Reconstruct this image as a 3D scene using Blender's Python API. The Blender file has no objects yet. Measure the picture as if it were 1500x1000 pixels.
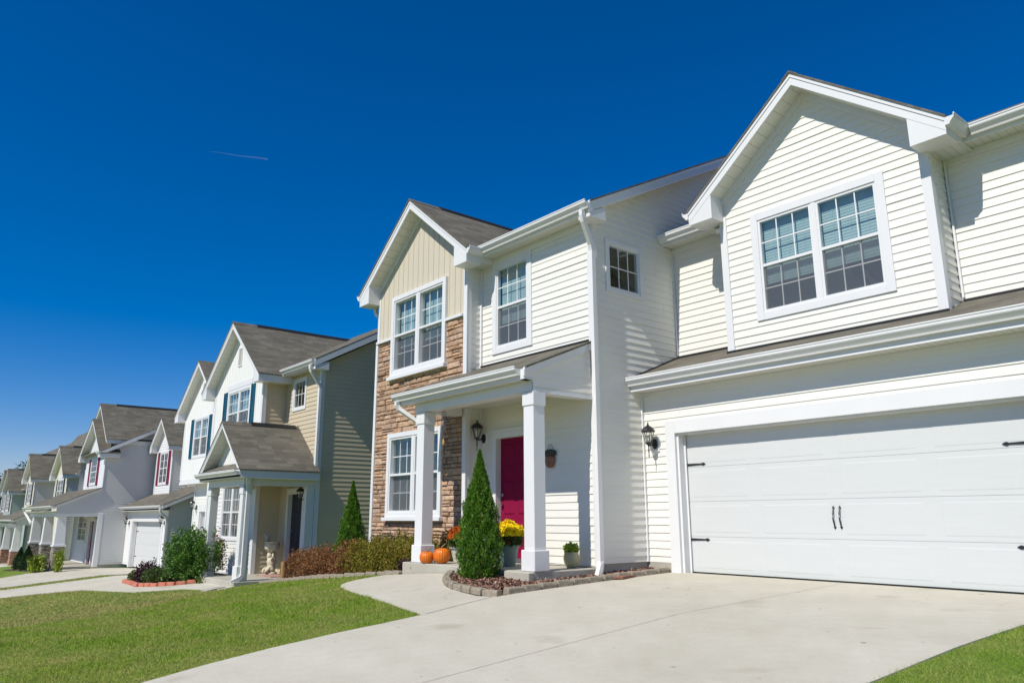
import bpy, math, random
import numpy as np
from mathutils import Vector, Matrix
from mathutils.geometry import delaunay_2d_cdt

R = random.Random(7)
NR = np.random.default_rng(11)
scene = bpy.context.scene
col = scene.collection
V = Vector
Z = V((0, 0, 1))

# ------------------------------------------------------------------ materials
def newmat(name):
    m = bpy.data.materials.new(name); m.use_nodes = True
    nt = m.node_tree
    return m, nt, nt.nodes['Principled BSDF']

def mat(name, c, rough=.6, noise=.0, nscale=3.0, bump=0.0, bscale=60.0, spec=.4, metal=0.0, c2=None, detail=6, stretch=None):
    m, nt, b = newmat(name)
    b.inputs['Roughness'].default_value = rough
    b.inputs['Specular IOR Level'].default_value = spec
    b.inputs['Metallic'].default_value = metal
    b.inputs['Base Color'].default_value = (*c, 1)
    tc = nt.nodes.new('ShaderNodeTexCoord')
    src = tc.outputs['Object']
    if stretch:
        mp = nt.nodes.new('ShaderNodeMapping'); mp.inputs['Scale'].default_value = stretch
        nt.links.new(src, mp.inputs['Vector']); src = mp.outputs['Vector']
    if noise or c2:
        n = nt.nodes.new('ShaderNodeTexNoise'); n.inputs['Scale'].default_value = nscale; n.inputs['Detail'].default_value = detail
        nt.links.new(src, n.inputs['Vector'])
        r = nt.nodes.new('ShaderNodeValToRGB')
        r.color_ramp.elements[0].position = .3; r.color_ramp.elements[1].position = .7
        a = c2 if c2 else tuple(x * (1 - noise) for x in c)
        z = c if c2 else tuple(min(1, x * (1 + noise)) for x in c)
        r.color_ramp.elements[0].color = (*a, 1); r.color_ramp.elements[1].color = (*z, 1)
        nt.links.new(n.outputs['Fac'], r.inputs['Fac']); nt.links.new(r.outputs['Color'], b.inputs['Base Color'])
    if bump:
        n2 = nt.nodes.new('ShaderNodeTexNoise'); n2.inputs['Scale'].default_value = bscale; n2.inputs['Detail'].default_value = 5
        nt.links.new(src, n2.inputs['Vector'])
        bp = nt.nodes.new('ShaderNodeBump'); bp.inputs['Strength'].default_value = bump; bp.inputs['Distance'].default_value = .01
        nt.links.new(n2.outputs['Fac'], bp.inputs['Height']); nt.links.new(bp.outputs['Normal'], b.inputs['Normal'])
    return m

def shingle_mat(name, c1, c2, c3):
    m, nt, b = newmat(name)
    L = nt.links.new
    uv = nt.nodes.new('ShaderNodeUVMap'); uv.uv_map = 'UVMap'
    br = nt.nodes.new('ShaderNodeTexBrick')
    br.offset = .37; br.offset_frequency = 2; br.squash = .62; br.squash_frequency = 3
    br.inputs['Scale'].default_value = 1
    br.inputs['Brick Width'].default_value = .36; br.inputs['Row Height'].default_value = .125
    br.inputs['Mortar Size'].default_value = .003; br.inputs['Mortar Smooth'].default_value = .1; br.inputs['Bias'].default_value = 0
    br.inputs['Color1'].default_value = (0, 0, 0, 1); br.inputs['Color2'].default_value = (1, 1, 1, 1); br.inputs['Mortar'].default_value = (.5, .5, .5, 1)
    L(uv.outputs[0], br.inputs['Vector'])
    ramp = nt.nodes.new('ShaderNodeValToRGB'); e = ramp.color_ramp.elements
    e[0].color = (*c1, 1); e[1].color = (*c3, 1); e[1].position = 1.0
    k = e.new(.55); k.color = (*c2, 1)
    L(br.outputs['Color'], ramp.inputs['Fac'])
    n = nt.nodes.new('ShaderNodeTexNoise'); n.inputs['Scale'].default_value = 1.3; n.inputs['Detail'].default_value = 8
    L(uv.outputs[0], n.inputs['Vector'])
    n3 = nt.nodes.new('ShaderNodeTexNoise'); n3.inputs['Scale'].default_value = 90; n3.inputs['Detail'].default_value = 2
    L(uv.outputs[0], n3.inputs['Vector'])
    mx = nt.nodes.new('ShaderNodeMixRGB'); mx.blend_type = 'OVERLAY'; mx.inputs[0].default_value = .35
    L(ramp.outputs['Color'], mx.inputs[1]); L(n.outputs['Fac'], mx.inputs[2])
    mx2 = nt.nodes.new('ShaderNodeMixRGB'); mx2.blend_type = 'OVERLAY'; mx2.inputs[0].default_value = .5
    L(mx.outputs[0], mx2.inputs[1]); L(n3.outputs['Fac'], mx2.inputs[2])
    mm = nt.nodes.new('ShaderNodeMixRGB'); mm.blend_type = 'MULTIPLY'
    inv = nt.nodes.new('ShaderNodeMath'); inv.operation = 'MULTIPLY'; inv.inputs[1].default_value = .35
    L(br.outputs['Fac'], inv.inputs[0]); L(inv.outputs[0], mm.inputs[0])
    L(mx2.outputs[0], mm.inputs[1]); mm.inputs[2].default_value = (.25, .23, .2, 1)
    L(mm.outputs[0], b.inputs['Base Color'])
    b.inputs['Roughness'].default_value = .9; b.inputs['Specular IOR Level'].default_value = .2
    # course step: saw-tooth along the slope
    sp = nt.nodes.new('ShaderNodeSeparateXYZ'); L(uv.outputs[0], sp.inputs[0])
    dv = nt.nodes.new('ShaderNodeMath'); dv.operation = 'DIVIDE'; dv.inputs[1].default_value = .125; L(sp.outputs['Y'], dv.inputs[0])
    fr = nt.nodes.new('ShaderNodeMath'); fr.operation = 'FRACT'; L(dv.outputs[0], fr.inputs[0])
    ad = nt.nodes.new('ShaderNodeMath'); ad.operation = 'SUBTRACT'; ad.inputs[0].default_value = 1; L(fr.outputs[0], ad.inputs[1])
    ad2 = nt.nodes.new('ShaderNodeMath'); ad2.operation = 'MULTIPLY_ADD'; ad2.inputs[1].default_value = .4
    L(br.outputs['Color'], ad2.inputs[0]); L(ad.outputs[0], ad2.inputs[2])
    bp = nt.nodes.new('ShaderNodeBump'); bp.inputs['Strength'].default_value = .6; bp.inputs['Distance'].default_value = .008
    L(ad2.outputs[0], bp.inputs['Height']); L(bp.outputs['Normal'], b.inputs['Normal'])
    return m

def groove_mat(name, c, axis, step=.1, w=.06, dark=.55):
    m, nt, b = newmat(name); L = nt.links.new
    uv = nt.nodes.new('ShaderNodeUVMap'); uv.uv_map = 'UVMap'
    sp = nt.nodes.new('ShaderNodeSeparateXYZ'); L(uv.outputs[0], sp.inputs[0])
    dv = nt.nodes.new('ShaderNodeMath'); dv.operation = 'DIVIDE'; dv.inputs[1].default_value = step; L(sp.outputs[axis], dv.inputs[0])
    fr = nt.nodes.new('ShaderNodeMath'); fr.operation = 'FRACT'; L(dv.outputs[0], fr.inputs[0])
    lt = nt.nodes.new('ShaderNodeMath'); lt.operation = 'LESS_THAN'; lt.inputs[1].default_value = w; L(fr.outputs[0], lt.inputs[0])
    mx = nt.nodes.new('ShaderNodeMixRGB'); L(lt.outputs[0], mx.inputs[0]); mx.inputs[1].default_value = (*c, 1)
    mx.inputs[2].default_value = (c[0]*dark, c[1]*dark, c[2]*dark, 1); L(mx.outputs[0], b.inputs['Base Color'])
    bp = nt.nodes.new('ShaderNodeBump'); bp.invert = True; bp.inputs['Strength'].default_value = .5; bp.inputs['Distance'].default_value = .006
    L(lt.outputs[0], bp.inputs['Height']); L(bp.outputs['Normal'], b.inputs['Normal'])
    b.inputs['Roughness'].default_value = .5
    return m

def island_mat(name, cols, rough=.6, spec=.3, trans=0.0, bump=0, nscale=0, sheen=0):
    """colour picked per leaf / per stone (mesh island)"""
    m, nt, b = newmat(name); L = nt.links.new
    g = nt.nodes.new('ShaderNodeNewGeometry')
    ramp = nt.nodes.new('ShaderNodeValToRGB'); e = ramp.color_ramp.elements
    n = len(cols)
    e[0].color = (*cols[0], 1); e[1].color = (*cols[-1], 1)
    for i in range(1, n - 1):
        k = e.new(i / (n - 1)); k.color = (*cols[i], 1)
    L(g.outputs['Random Per Island'], ramp.inputs['Fac'])
    out = ramp.outputs['Color']
    if nscale:
        tc = nt.nodes.new('ShaderNodeTexCoord')
        nn = nt.nodes.new('ShaderNodeTexNoise'); nn.inputs['Scale'].default_value = nscale; nn.inputs['Detail'].default_value = 8
        L(tc.outputs['Object'], nn.inputs['Vector'])
        mx = nt.nodes.new('ShaderNodeMixRGB'); mx.blend_type = 'OVERLAY'; mx.inputs[0].default_value = .6
        L(out, mx.inputs[1]); L(nn.outputs['Fac'], mx.inputs[2]); out = mx.outputs[0]
        if bump:
            bp = nt.nodes.new('ShaderNodeBump'); bp.inputs['Strength'].default_value = bump; bp.inputs['Distance'].default_value = .02
            L(nn.outputs['Fac'], bp.inputs['Height']); L(bp.outputs['Normal'], b.inputs['Normal'])
    L(out, b.inputs['Base Color'])
    b.inputs['Roughness'].default_value = rough; b.inputs['Specular IOR Level'].default_value = spec
    if trans:
        t = nt.nodes.new('ShaderNodeBsdfTranslucent'); L(out, t.inputs['Color'])
        ms = nt.nodes.new('ShaderNodeMixShader'); ms.inputs[0].default_value = trans
        L(b.outputs[0], ms.inputs[1]); L(t.outputs[0], ms.inputs[2])
        L(ms.outputs[0], nt.nodes['Material Output'].inputs['Surface'])
    return m

def glass_mat(name, tint=(.70, .82, .82), rough=.0, spec=1.0):
    m, nt, b = newmat(name); L = nt.links.new
    nt.nodes.remove(b)
    tr = nt.nodes.new('ShaderNodeBsdfTransparent'); tr.inputs['Color'].default_value = (*tint, 1)
    gl = nt.nodes.new('ShaderNodeBsdfGlossy'); gl.inputs['Roughness'].default_value = rough; gl.inputs['Color'].default_value = (1, 1, 1, 1)
    lw = nt.nodes.new('ShaderNodeLayerWeight'); pw = nt.nodes.new('ShaderNodeMath'); pw.operation = 'POWER'; pw.inputs[1].default_value = 4
    ml = nt.nodes.new('ShaderNodeMath'); ml.operation = 'MULTIPLY_ADD'; ml.inputs[1].default_value = .9 * spec; ml.inputs[2].default_value = .12 * spec; ml.use_clamp = True
    L(lw.outputs['Facing'], pw.inputs[0]); L(pw.outputs[0], ml.inputs[0])
    ms = nt.nodes.new('ShaderNodeMixShader'); L(ml.outputs[0], ms.inputs[0]); L(tr.outputs[0], ms.inputs[1]); L(gl.outputs[0], ms.inputs[2])
    L(ms.outputs[0], nt.nodes['Material Output'].inputs['Surface'])
    return m

def screen_mat(name):
    m, nt, b = newmat(name); L = nt.links.new
    b.inputs['Base Color'].default_value = (.16, .17, .18, 1); b.inputs['Roughness'].default_value = .6
    tr = nt.nodes.new('ShaderNodeBsdfTransparent')
    ms = nt.nodes.new('ShaderNodeMixShader'); ms.inputs[0].default_value = .4
    L(tr.outputs[0], ms.inputs[1]); L(b.outputs[0], ms.inputs[2])
    L(ms.outputs[0], nt.nodes['Material Output'].inputs['Surface'])
    return m

M = {}
M['cream'] = mat('cream_siding', (.742, .724, .66), .5, noise=.02, nscale=1.2, bump=.08, bscale=25, stretch=(1, 1, 6))
M['tan_lap'] = mat('tan_siding', (.56, .475, .33), .5, noise=.03, nscale=1.2)
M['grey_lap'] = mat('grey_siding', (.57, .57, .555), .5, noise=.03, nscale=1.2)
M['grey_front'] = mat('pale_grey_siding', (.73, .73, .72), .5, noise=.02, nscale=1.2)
M['yellow_lap'] = mat('yellow_siding', (.66, .63, .46), .5, noise=.03, nscale=1.2)
M['sage_lap'] = mat('sage_siding', (.37, .42, .38), .5, noise=.03, nscale=1.2)
M['batten_tan'] = mat('tan_vertical_siding', (.575, .51, .395), .5, noise=.02, nscale=1.0)
M['batten_white'] = mat('white_vertical_siding', (.78, .77, .73), .5, noise=.02, nscale=1.0)
M['trim'] = mat('white_trim', (.70, .697, .69), .38, noise=.015, nscale=2.0)
M['gutter'] = mat('white_gutter', (.71, .705, .69), .3, noise=.03, nscale=3)
M['soffit'] = groove_mat('soffit_panels', (.66, .65, .59), 'X', .1)
M['soffit_rake'] = groove_mat('rake_soffit_panels', (.68, .67, .61), 'Y', .2, .04)
M['shingle'] = shingle_mat('brown_shingles', (.112, .101, .078), (.134, .122, .095), (.165, .152, .12))
M['flash'] = mat('black_flashing', (.012, .012, .012), .6)
M['garage'] = mat('garage_door_paint', (.585, .595, .58), .4, noise=.015, nscale=1.5, bump=.05, bscale=8, stretch=(1, 1, 12))
M['iron'] = mat('black_iron', (.016, .016, .018), .35, spec=.5)
M['maroon'] = mat('maroon_door_paint', (.22, .007, .042), .6, noise=.04, nscale=4, spec=.08)
M['navy'] = mat('navy_door_paint', (.012, .016, .03), .35)
M['teal_shutter'] = mat('blue_shutter', (.008, .09, .145), .5)
M['red_shutter'] = mat('red_shutter', (.22, .012, .05), .5)
M['dark_shutter'] = mat('dark_shutter', (.012, .016, .022), .5)
M['brass'] = mat('brushed_nickel', (.55, .5, .42), .3, metal=1)
M['concrete'] = mat('concrete', (.445, .425, .36), .85, noise=.07, nscale=.8, bump=.25, bscale=90, detail=10)
M['found'] = mat('foundation', (.38, .36, .30), .9, noise=.12, nscale=4, bump=.3, bscale=50)
M['slab'] = mat('porch_concrete', (.36, .35, .305), .85, noise=.12, nscale=3, bump=.3, bscale=70)
M['joint'] = mat('concrete_joint', (.40, .38, .32), .9, noise=.2, nscale=9)
M['stone'] = island_mat('ledge_stone', [(.40, .245, .15), (.50, .33, .21), (.34, .22, .145), (.52, .36, .245), (.43, .30, .215), (.30, .185, .125)], .85, .2, bump=.7, nscale=14)
M['mortar'] = mat('stone_mortar', (.17, .125, .09), .95)
M['stone_grey'] = island_mat('grey_stone', [(.30, .27, .22), (.38, .33, .26), (.2, .18, .15), (.42, .38, .30)], .85, .2, bump=.7, nscale=14)
M['brick_red'] = island_mat('red_brick', [(.36, .20, .13), (.44, .25, .16), (.30, .16, .10)], .85, .2, nscale=20)
M['edging'] = island_mat('edging_stone', [(.30, .255, .19), (.35, .30, .23), (.26, .22, .165)], .9, .2, bump=.5, nscale=18)
M['edging_red'] = island_mat('red_edging', [(.42, .13, .085), (.48, .17, .11)], .9, .2, bump=.4, nscale=18)
M['mulch'] = island_mat('bark_mulch', [(.14, .065, .045), (.23, .12, .08), (.32, .19, .14), (.09, .05, .035), (.42, .29, .22)], .9, .1)
M['soil'] = mat('soil', (.06, .038, .028), .95, noise=.3, nscale=25, bump=.6, bscale=40)
M['glass'] = glass_mat('window_glass')
M['screen'] = screen_mat('insect_screen')
M['blind'] = mat('white_blind', (.56, .59, .57), .55)
M['darkglass'] = mat('dark_glass', (.02, .028, .035), .05, spec=1.0)
M['clearglass'] = glass_mat('lantern_glass', (.9, .92, .9), .02, .6)
M['bulb'] = mat('frosted_bulb', (.8, .8, .75), .3)
M['pumpkin'] = mat('pumpkin_skin', (.72, .19, .012), .38, c2=(.58, .13, .008), nscale=6)
M['stem'] = mat('dry_stem', (.22, .19, .10), .8, noise=.2, nscale=30)
M['pot_green'] = mat('glazed_olive_pot', (.44, .40, .22), .35, noise=.15, nscale=6, spec=.35)
M['pot_teal'] = mat('weathered_teal_pot', (.22, .24, .19), .5, c2=(.10, .22, .20), nscale=5)
M['pot_white'] = mat('pale_stone_pot', (.55, .53, .45), .7, noise=.1, nscale=6)
M['plaster'] = mat('cast_stone', (.66, .60, .45), .8, c2=(.45, .39, .28), nscale=14, bump=.4, bscale=40)
M['wood_post'] = mat('wooden_post', (.33, .19, .07), .8, noise=.2, nscale=12)
M['terracotta'] = mat('terracotta', (.30, .15, .10), .8, c2=(.17, .08, .055), nscale=20, bump=.5, bscale=40)
M['plaque_green'] = mat('plaque_dark', (.05, .055, .045), .8, noise=.3, nscale=20)
M['metal_dark'] = mat('chime_metal', (.25, .24, .26), .35, metal=.8)
M['paint_white'] = mat('white_plate', (.72, .74, .76), .5)
M['mat_red'] = mat('door_mat', (.35, .12, .10), .95, c2=(.45, .35, .28), nscale=8)
M['blade'] = island_mat('grass_blades', [(.17, .30, .025), (.22, .36, .035), (.14, .27, .02), (.30, .37, .07), (.19, .34, .03), (.42, .38, .15)], .55, .25, trans=.3)
M['blade_dry'] = island_mat('dry_grass_blades', [(.27, .27, .08), (.33, .29, .10), (.21, .25, .06), (.42, .35, .16), (.29, .27, .08)], .6, .2, trans=.3)
M['arb'] = island_mat('arborvitae_leaves', [(.03, .10, .008), (.07, .18, .012), (.13, .27, .018), (.04, .13, .01), (.22, .35, .03)], .5, .3, trans=.22)
M['arb_dark'] = island_mat('dark_conifer_leaves', [(.012, .04, .012), (.02, .06, .015), (.03, .08, .02)], .5, .3, trans=.15)
M['barberry'] = island_mat('barberry_leaves', [(.24, .07, .035), (.30, .12, .04), (.17, .06, .045), (.28, .19, .04), (.38, .18, .08), (.13, .08, .035)], .6, .25, trans=.25)
M['barb_green'] = island_mat('green_gold_leaves', [(.20, .19, .02), (.27, .25, .03), (.13, .15, .018), (.32, .17, .03), (.16, .20, .02)], .6, .25, trans=.25)
M['olive_leaf'] = island_mat('olive_brown_leaves', [(.13, .14, .045), (.20, .15, .06), (.09, .11, .035), (.25, .18, .11)], .6, .25, trans=.2)
M['purple_leaf'] = island_mat('purple_leaves', [(.04, .012, .022), (.07, .02, .035), (.03, .01, .015), (.09, .045, .05)], .5, .3, trans=.15)
M['bush'] = island_mat('green_leaves', [(.04, .12, .012), (.07, .18, .02), (.12, .25, .025), (.03, .09, .01), (.17, .30, .04)], .45, .4, trans=.25)
M['boxwood'] = island_mat('boxwood_leaves', [(.03, .06, .01), (.05, .09, .015), (.07, .11, .02), (.09, .10, .02)], .5, .3, trans=.2)
M['lime'] = island_mat('lime_leaves', [(.25, .38, .03), (.36, .45, .05), (.18, .30, .02)], .5, .3, trans=.3)
M['hosta'] = island_mat('hosta_leaves', [(.22, .32, .03), (.32, .40, .04), (.14, .24, .02), (.40, .42, .07)], .5, .3, trans=.3)
M['mum_yellow'] = island_mat('yellow_petals', [(.95, .72, .01), (.98, .80, .02), (.88, .58, .005)], .6, .2, trans=.2)
M['mum_orange'] = island_mat('rust_petals', [(.45, .09, .01), (.55, .14, .015), (.36, .06, .01)], .6, .2, trans=.2)
M['mum_leaf'] = island_mat('chrysanthemum_leaves', [(.03, .06, .01), (.06, .10, .015), (.10, .14, .02)], .5, .3, trans=.2)
M['rose'] = island_mat('rose_petals', [(.75, .10, .20), (.80, .22, .30), (.60, .05, .12)], .5, .3, trans=.3)
M['bark'] = mat('bark', (.09, .065, .045), .9, noise=.3, nscale=15, bump=.6, bscale=30)
M['tree_leaf'] = island_mat('tree_leaves', [(.02, .05, .015), (.035, .08, .02), (.05, .10, .025)], .6, .2, trans=.2)
M['asphalt'] = mat('asphalt', (.05, .05, .05), .9, noise=.2, nscale=4, bump=.3)

def grass_mat(name, cols, dry, amount):
    m = island_mat(name, cols, .7, .08, trans=.3)
    nt = m.node_tree; L = nt.links.new
    ramp = next(n for n in nt.nodes if n.type == 'VALTORGB')
    tc = nt.nodes.new('ShaderNodeTexCoord')
    n1 = nt.nodes.new('ShaderNodeTexNoise'); n1.inputs['Scale'].default_value = 1.3; n1.inputs['Detail'].default_value = 7; n1.inputs['Roughness'].default_value = .65
    L(tc.outputs['Object'], n1.inputs['Vector'])
    r = nt.nodes.new('ShaderNodeValToRGB'); r.color_ramp.elements[0].position = .5 - amount; r.color_ramp.elements[1].position = .70 - amount * .6
    r.color_ramp.elements[1].color = (.85, .85, .85, 1)
    L(n1.outputs['Fac'], r.inputs['Fac'])
    mx = nt.nodes.new('ShaderNodeMixRGB'); mx.inputs[2].default_value = (*dry, 1)
    L(r.outputs['Color'], mx.inputs[0]); L(ramp.outputs['Color'], mx.inputs[1])
    for l in list(nt.links):
        if l.from_node == ramp and l.to_node != mx: t = l.to_socket; nt.links.remove(l); L(mx.outputs[0], t)
    return m
M['blade'] = grass_mat('grass_blades', [(.17, .30, .018), (.23, .39, .03), (.14, .26, .015), (.33, .42, .06), (.19, .34, .02), (.45, .42, .15)], (.42, .40, .13), .10)
M['blade_dry'] = grass_mat('dry_grass_blades', [(.30, .33, .08), (.38, .36, .11), (.25, .31, .06), (.48, .42, .18), (.34, .34, .09)], (.44, .38, .15), .12)

def concrete_mat(name, c, broom=True):
    m, nt, b = newmat(name); L = nt.links.new
    tc = nt.nodes.new('ShaderNodeTexCoord')
    def noise(sc, det, rough=.6, vec=None):
        n = nt.nodes.new('ShaderNodeTexNoise'); n.inputs['Scale'].default_value = sc; n.inputs['Detail'].default_value = det; n.inputs['Roughness'].default_value = rough
        L(vec or tc.outputs['Object'], n.inputs['Vector']); return n.outputs['Fac']
    def ramp(f, p0, c0, p1, c1):
        r = nt.nodes.new('ShaderNodeValToRGB'); r.color_ramp.elements[0].position = p0; r.color_ramp.elements[1].position = p1
        r.color_ramp.elements[0].color = (*c0, 1); r.color_ramp.elements[1].color = (*c1, 1); L(f, r.inputs['Fac']); return r.outputs['Color']
    def mul(a, b_, f=1):
        x = nt.nodes.new('ShaderNodeMixRGB'); x.blend_type = 'MULTIPLY'; x.inputs[0].default_value = f; L(a, x.inputs[1]); L(b_, x.inputs[2]); return x.outputs[0]
    k = ramp(noise(.45, 6, .7), .32, (c[0] * .88, c[1] * .87, c[2] * .84), .70, (c[0] * 1.06, c[1] * 1.06, c[2] * 1.08))
    k = mul(k, ramp(noise(3.5, 9, .75), .25, (.90, .895, .88), .6, (1, 1, 1)))
    k = mul(k, ramp(noise(160, 2), .30, (.80, .79, .77), .46, (1, 1, 1)))
    k = mul(k, ramp(noise(1.1, 3, .4), .26, (.82, .80, .75), .34, (1, 1, 1)))
    k = mul(k, ramp(noise(9, 2, .3), .22, (.62, .60, .56), .25, (1, 1, 1)))
    L(k, b.inputs['Base Color'])
    mp = nt.nodes.new('ShaderNodeMapping'); mp.inputs['Scale'].default_value = (3, 170, 3); L(tc.outputs['Object'], mp.inputs['Vector'])
    bp = nt.nodes.new('ShaderNodeBump'); bp.inputs['Strength'].default_value = .35; bp.inputs['Distance'].default_value = .004
    L(noise(1, 3, .6, mp.outputs['Vector']), bp.inputs['Height'])
    bp2 = nt.nodes.new('ShaderNodeBump'); bp2.inputs['Strength'].default_value = .3; bp2.inputs['Distance'].default_value = .01
    L(noise(30, 6), bp2.inputs['Height']); L(bp.outputs[0], bp2.inputs['Normal']); L(bp2.outputs[0], b.inputs['Normal'])
    b.inputs['Roughness'].default_value = .85; b.inputs['Specular IOR Level'].default_value = .25
    return m
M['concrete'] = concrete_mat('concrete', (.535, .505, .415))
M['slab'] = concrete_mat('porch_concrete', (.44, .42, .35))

def ground_mat():
    m, nt, b = newmat('grass_ground'); L = nt.links.new
    tc = nt.nodes.new('ShaderNodeTexCoord')
    n = nt.nodes.new('ShaderNodeTexNoise'); n.inputs['Scale'].default_value = .9; n.inputs['Detail'].default_value = 9
    L(tc.outputs['Object'], n.inputs['Vector'])
    r = nt.nodes.new('ShaderNodeValToRGB'); e = r.color_ramp.elements
    e[0].position = .3; e[1].position = .72
    e[0].color = (.10, .19, .025, 1); e[1].color = (.30, .29, .10, 1); k = e.new(.52); k.color = (.15, .22, .035, 1)
    L(n.outputs['Fac'], r.inputs['Fac']); L(r.outputs[0], b.inputs['Base Color'])
    n2 = nt.nodes.new('ShaderNodeTexNoise'); n2.inputs['Scale'].default_value = 30; n2.inputs['Detail'].default_value = 6
    L(tc.outputs['Object'], n2.inputs['Vector'])
    bp = nt.nodes.new('ShaderNodeBump'); bp.inputs['Distance'].default_value = .04; bp.inputs['Strength'].default_value = 1
    L(n2.outputs['Fac'], bp.inputs['Height']); L(bp.outputs[0], b.inputs['Normal'])
    b.inputs['Roughness'].default_value = .95; b.inputs['Specular IOR Level'].default_value = .1
    return m
M['ground'] = ground_mat()

# ------------------------------------------------------------------ object helpers
def tag(o, label=None, cat=None, group=None, kind=None):
    if label: o['label'] = label
    if cat: o['category'] = cat
    if group: o['group'] = group
    if kind: o['kind'] = kind
    return o

def empty(name, loc, label, cat, group=None):
    o = bpy.data.objects.new(name, None); col.objects.link(o)
    o.location = loc; o.empty_display_size = .2
    return tag(o, label, cat, group)

class MB:
    def __init__(s): s.v = []; s.f = []
    def poly(s, pts):
        i = len(s.v); s.v += [tuple(p) for p in pts]; s.f.append(tuple(range(i, i + len(pts))))
    def mesh(s, vs, fs):
        i = len(s.v); s.v += [tuple(p) for p in vs]; s.f += [tuple(i + k for k in f) for f in fs]
    def box(s, x0, x1, y0, y1, z0, z1):
        vs = [(x, y, z) for x in (x0, x1) for y in (y0, y1) for z in (z0, z1)]
        s.mesh(vs, [(0, 1, 3, 2), (4, 6, 7, 5), (0, 4, 5, 1), (2, 3, 7, 6), (0, 2, 6, 4), (1, 5, 7, 3)])
        return s
    def hexa(s, b, t):
        s.mesh(list(b) + list(t), [(3, 2, 1, 0), (4, 5, 6, 7), (0, 1, 5, 4), (1, 2, 6, 5), (2, 3, 7, 6), (3, 0, 4, 7)])
        return s
    def prism(s, poly, ax, a0, a1):
        """poly: list of 2D points; ax 'x': points are (y,z) extruded along x; 'y': (x,z); 'z': (x,y)"""
        def P(p, a):
            return {'x': (a, p[0], p[1]), 'y': (p[0], a, p[1]), 'z': (p[0], p[1], a)}[ax]
        n = len(poly)
        s.mesh([P(p, a0) for p in poly] + [P(p, a1) for p in poly],
               [tuple(range(n))[::-1], tuple(range(n, 2 * n))] + [(i, (i + 1) % n, n + (i + 1) % n, n + i) for i in range(n)])
        return s
    def fbox(s, F, u0, u1, z0, z1, d0, d1):
        b = [F(u0, z0, d0), F(u1, z0, d0), F(u1, z0, d1), F(u0, z0, d1)]
        t = [F(u0, z1, d0), F(u1, z1, d0), F(u1, z1, d1), F(u0, z1, d1)]
        return s.hexa(b, t)
    def lathe(s, prof, c=(0, 0, 0), n=20, ribs=0, amp=0, sq=(1, 1)):
        i = len(s.v)
        for r, z in prof:
            for k in range(n):
                a = 2 * math.pi * k / n
                rr = r * (1 - amp * abs(math.cos(ribs * a / 2)) ** 4 if ribs else 1)
                s.v.append((c[0] + rr * math.cos(a) * sq[0], c[1] + rr * math.sin(a) * sq[1], c[2] + z))
        for j in range(len(prof) - 1):
            for k in range(n):
                s.f.append((i + j * n + k, i + j * n + (k + 1) % n, i + (j + 1) * n + (k + 1) % n, i + (j + 1) * n + k))
        s.f.append(tuple(i + k for k in range(n))[::-1]); m = i + (len(prof) - 1) * n; s.f.append(tuple(m + k for k in range(n)))
        return s
    def tube(s, path, r, n=8, r2=None, sq=None):
        path = [V(p) for p in path]; N = len(path); i = len(s.v)
        for j, p in enumerate(path):
            t = (path[min(j + 1, N - 1)] - path[max(j - 1, 0)]).normalized()
            a = t.cross(Z); a = a.normalized() if a.length > 1e-3 else V((1, 0, 0))
            if sq: a = V(sq[0]); a = (a - t * a.dot(t)).normalized()
            b = t.cross(a)
            rr = r if r2 is None else r + (r2 - r) * j / (N - 1)
            if sq:
                w, d = sq[1], sq[2]
                for (cu, cv) in ((-w, -d), (w, -d), (w, d), (-w, d)):
                    s.v.append(tuple(p + a * cu + b * cv))
            else:
                for k in range(n):
                    q = 2 * math.pi * k / n
                    s.v.append(tuple(p + (a * math.cos(q) + b * math.sin(q)) * rr))
        n = 4 if sq else n
        for j in range(N - 1):
            for k in range(n):
                s.f.append((i + j * n + k, i + j * n + (k + 1) % n, i + (j + 1) * n + (k + 1) % n, i + (j + 1) * n + k))
        s.f.append(tuple(i + k for k in range(n))[::-1]); s.f.append(tuple(i + (N - 1) * n + k for k in range(n)))
        return s
    def build(s, name, m, parent=None, smooth=False, label=None, bevel=0, uv=False, recalc=True):
        me = bpy.data.meshes.new(name); me.from_pydata(s.v, [], s.f); me.update()
        if recalc:
            import bmesh
            bm = bmesh.new(); bm.from_mesh(me)
            if bevel:
                bmesh.ops.recalc_face_normals(bm, faces=bm.faces)
                bmesh.ops.bevel(bm, geom=bm.edges[:], offset=bevel, segments=1, affect='EDGES', profile=.5, clamp_overlap=True)
            bmesh.ops.recalc_face_normals(bm, faces=bm.faces)
            bm.to_mesh(me); bm.free()
        if uv: auto_uv(me)
        if smooth:
            me.polygons.foreach_set('use_smooth', [True] * len(me.polygons))
        me.materials.append(m if not isinstance(m, str) else M[m])
        o = bpy.data.objects.new(name, me); col.objects.link(o)
        if parent is not None:
            o.parent = parent
            o.matrix_parent_inverse = world_of(parent).inverted()
        if label: o['label'] = label
        return o

def world_of(o):
    m = Matrix.LocRotScale(o.location, o.rotation_euler, o.scale)
    if o.parent: m = world_of(o.parent) @ o.matrix_parent_inverse @ m
    return m

def auto_uv(me):
    uvl = me.uv_layers.new(name='UVMap')
    for p in me.polygons:
        n = p.normal
        u = Z.cross(n)
        u = u.normalized() if u.length > .02 else V((1, 0, 0))
        if u.x < -1e-6 or (abs(u.x) < 1e-6 and u.y < 0): u = -u
        v = n.cross(u).normalized()
        if v.z < -1e-6: v = -v
        for li in p.loop_indices:
            co = me.vertices[me.loops[li].vertex_index].co
            uvl.data[li].uv = (co.dot(u), co.dot(v))

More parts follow.
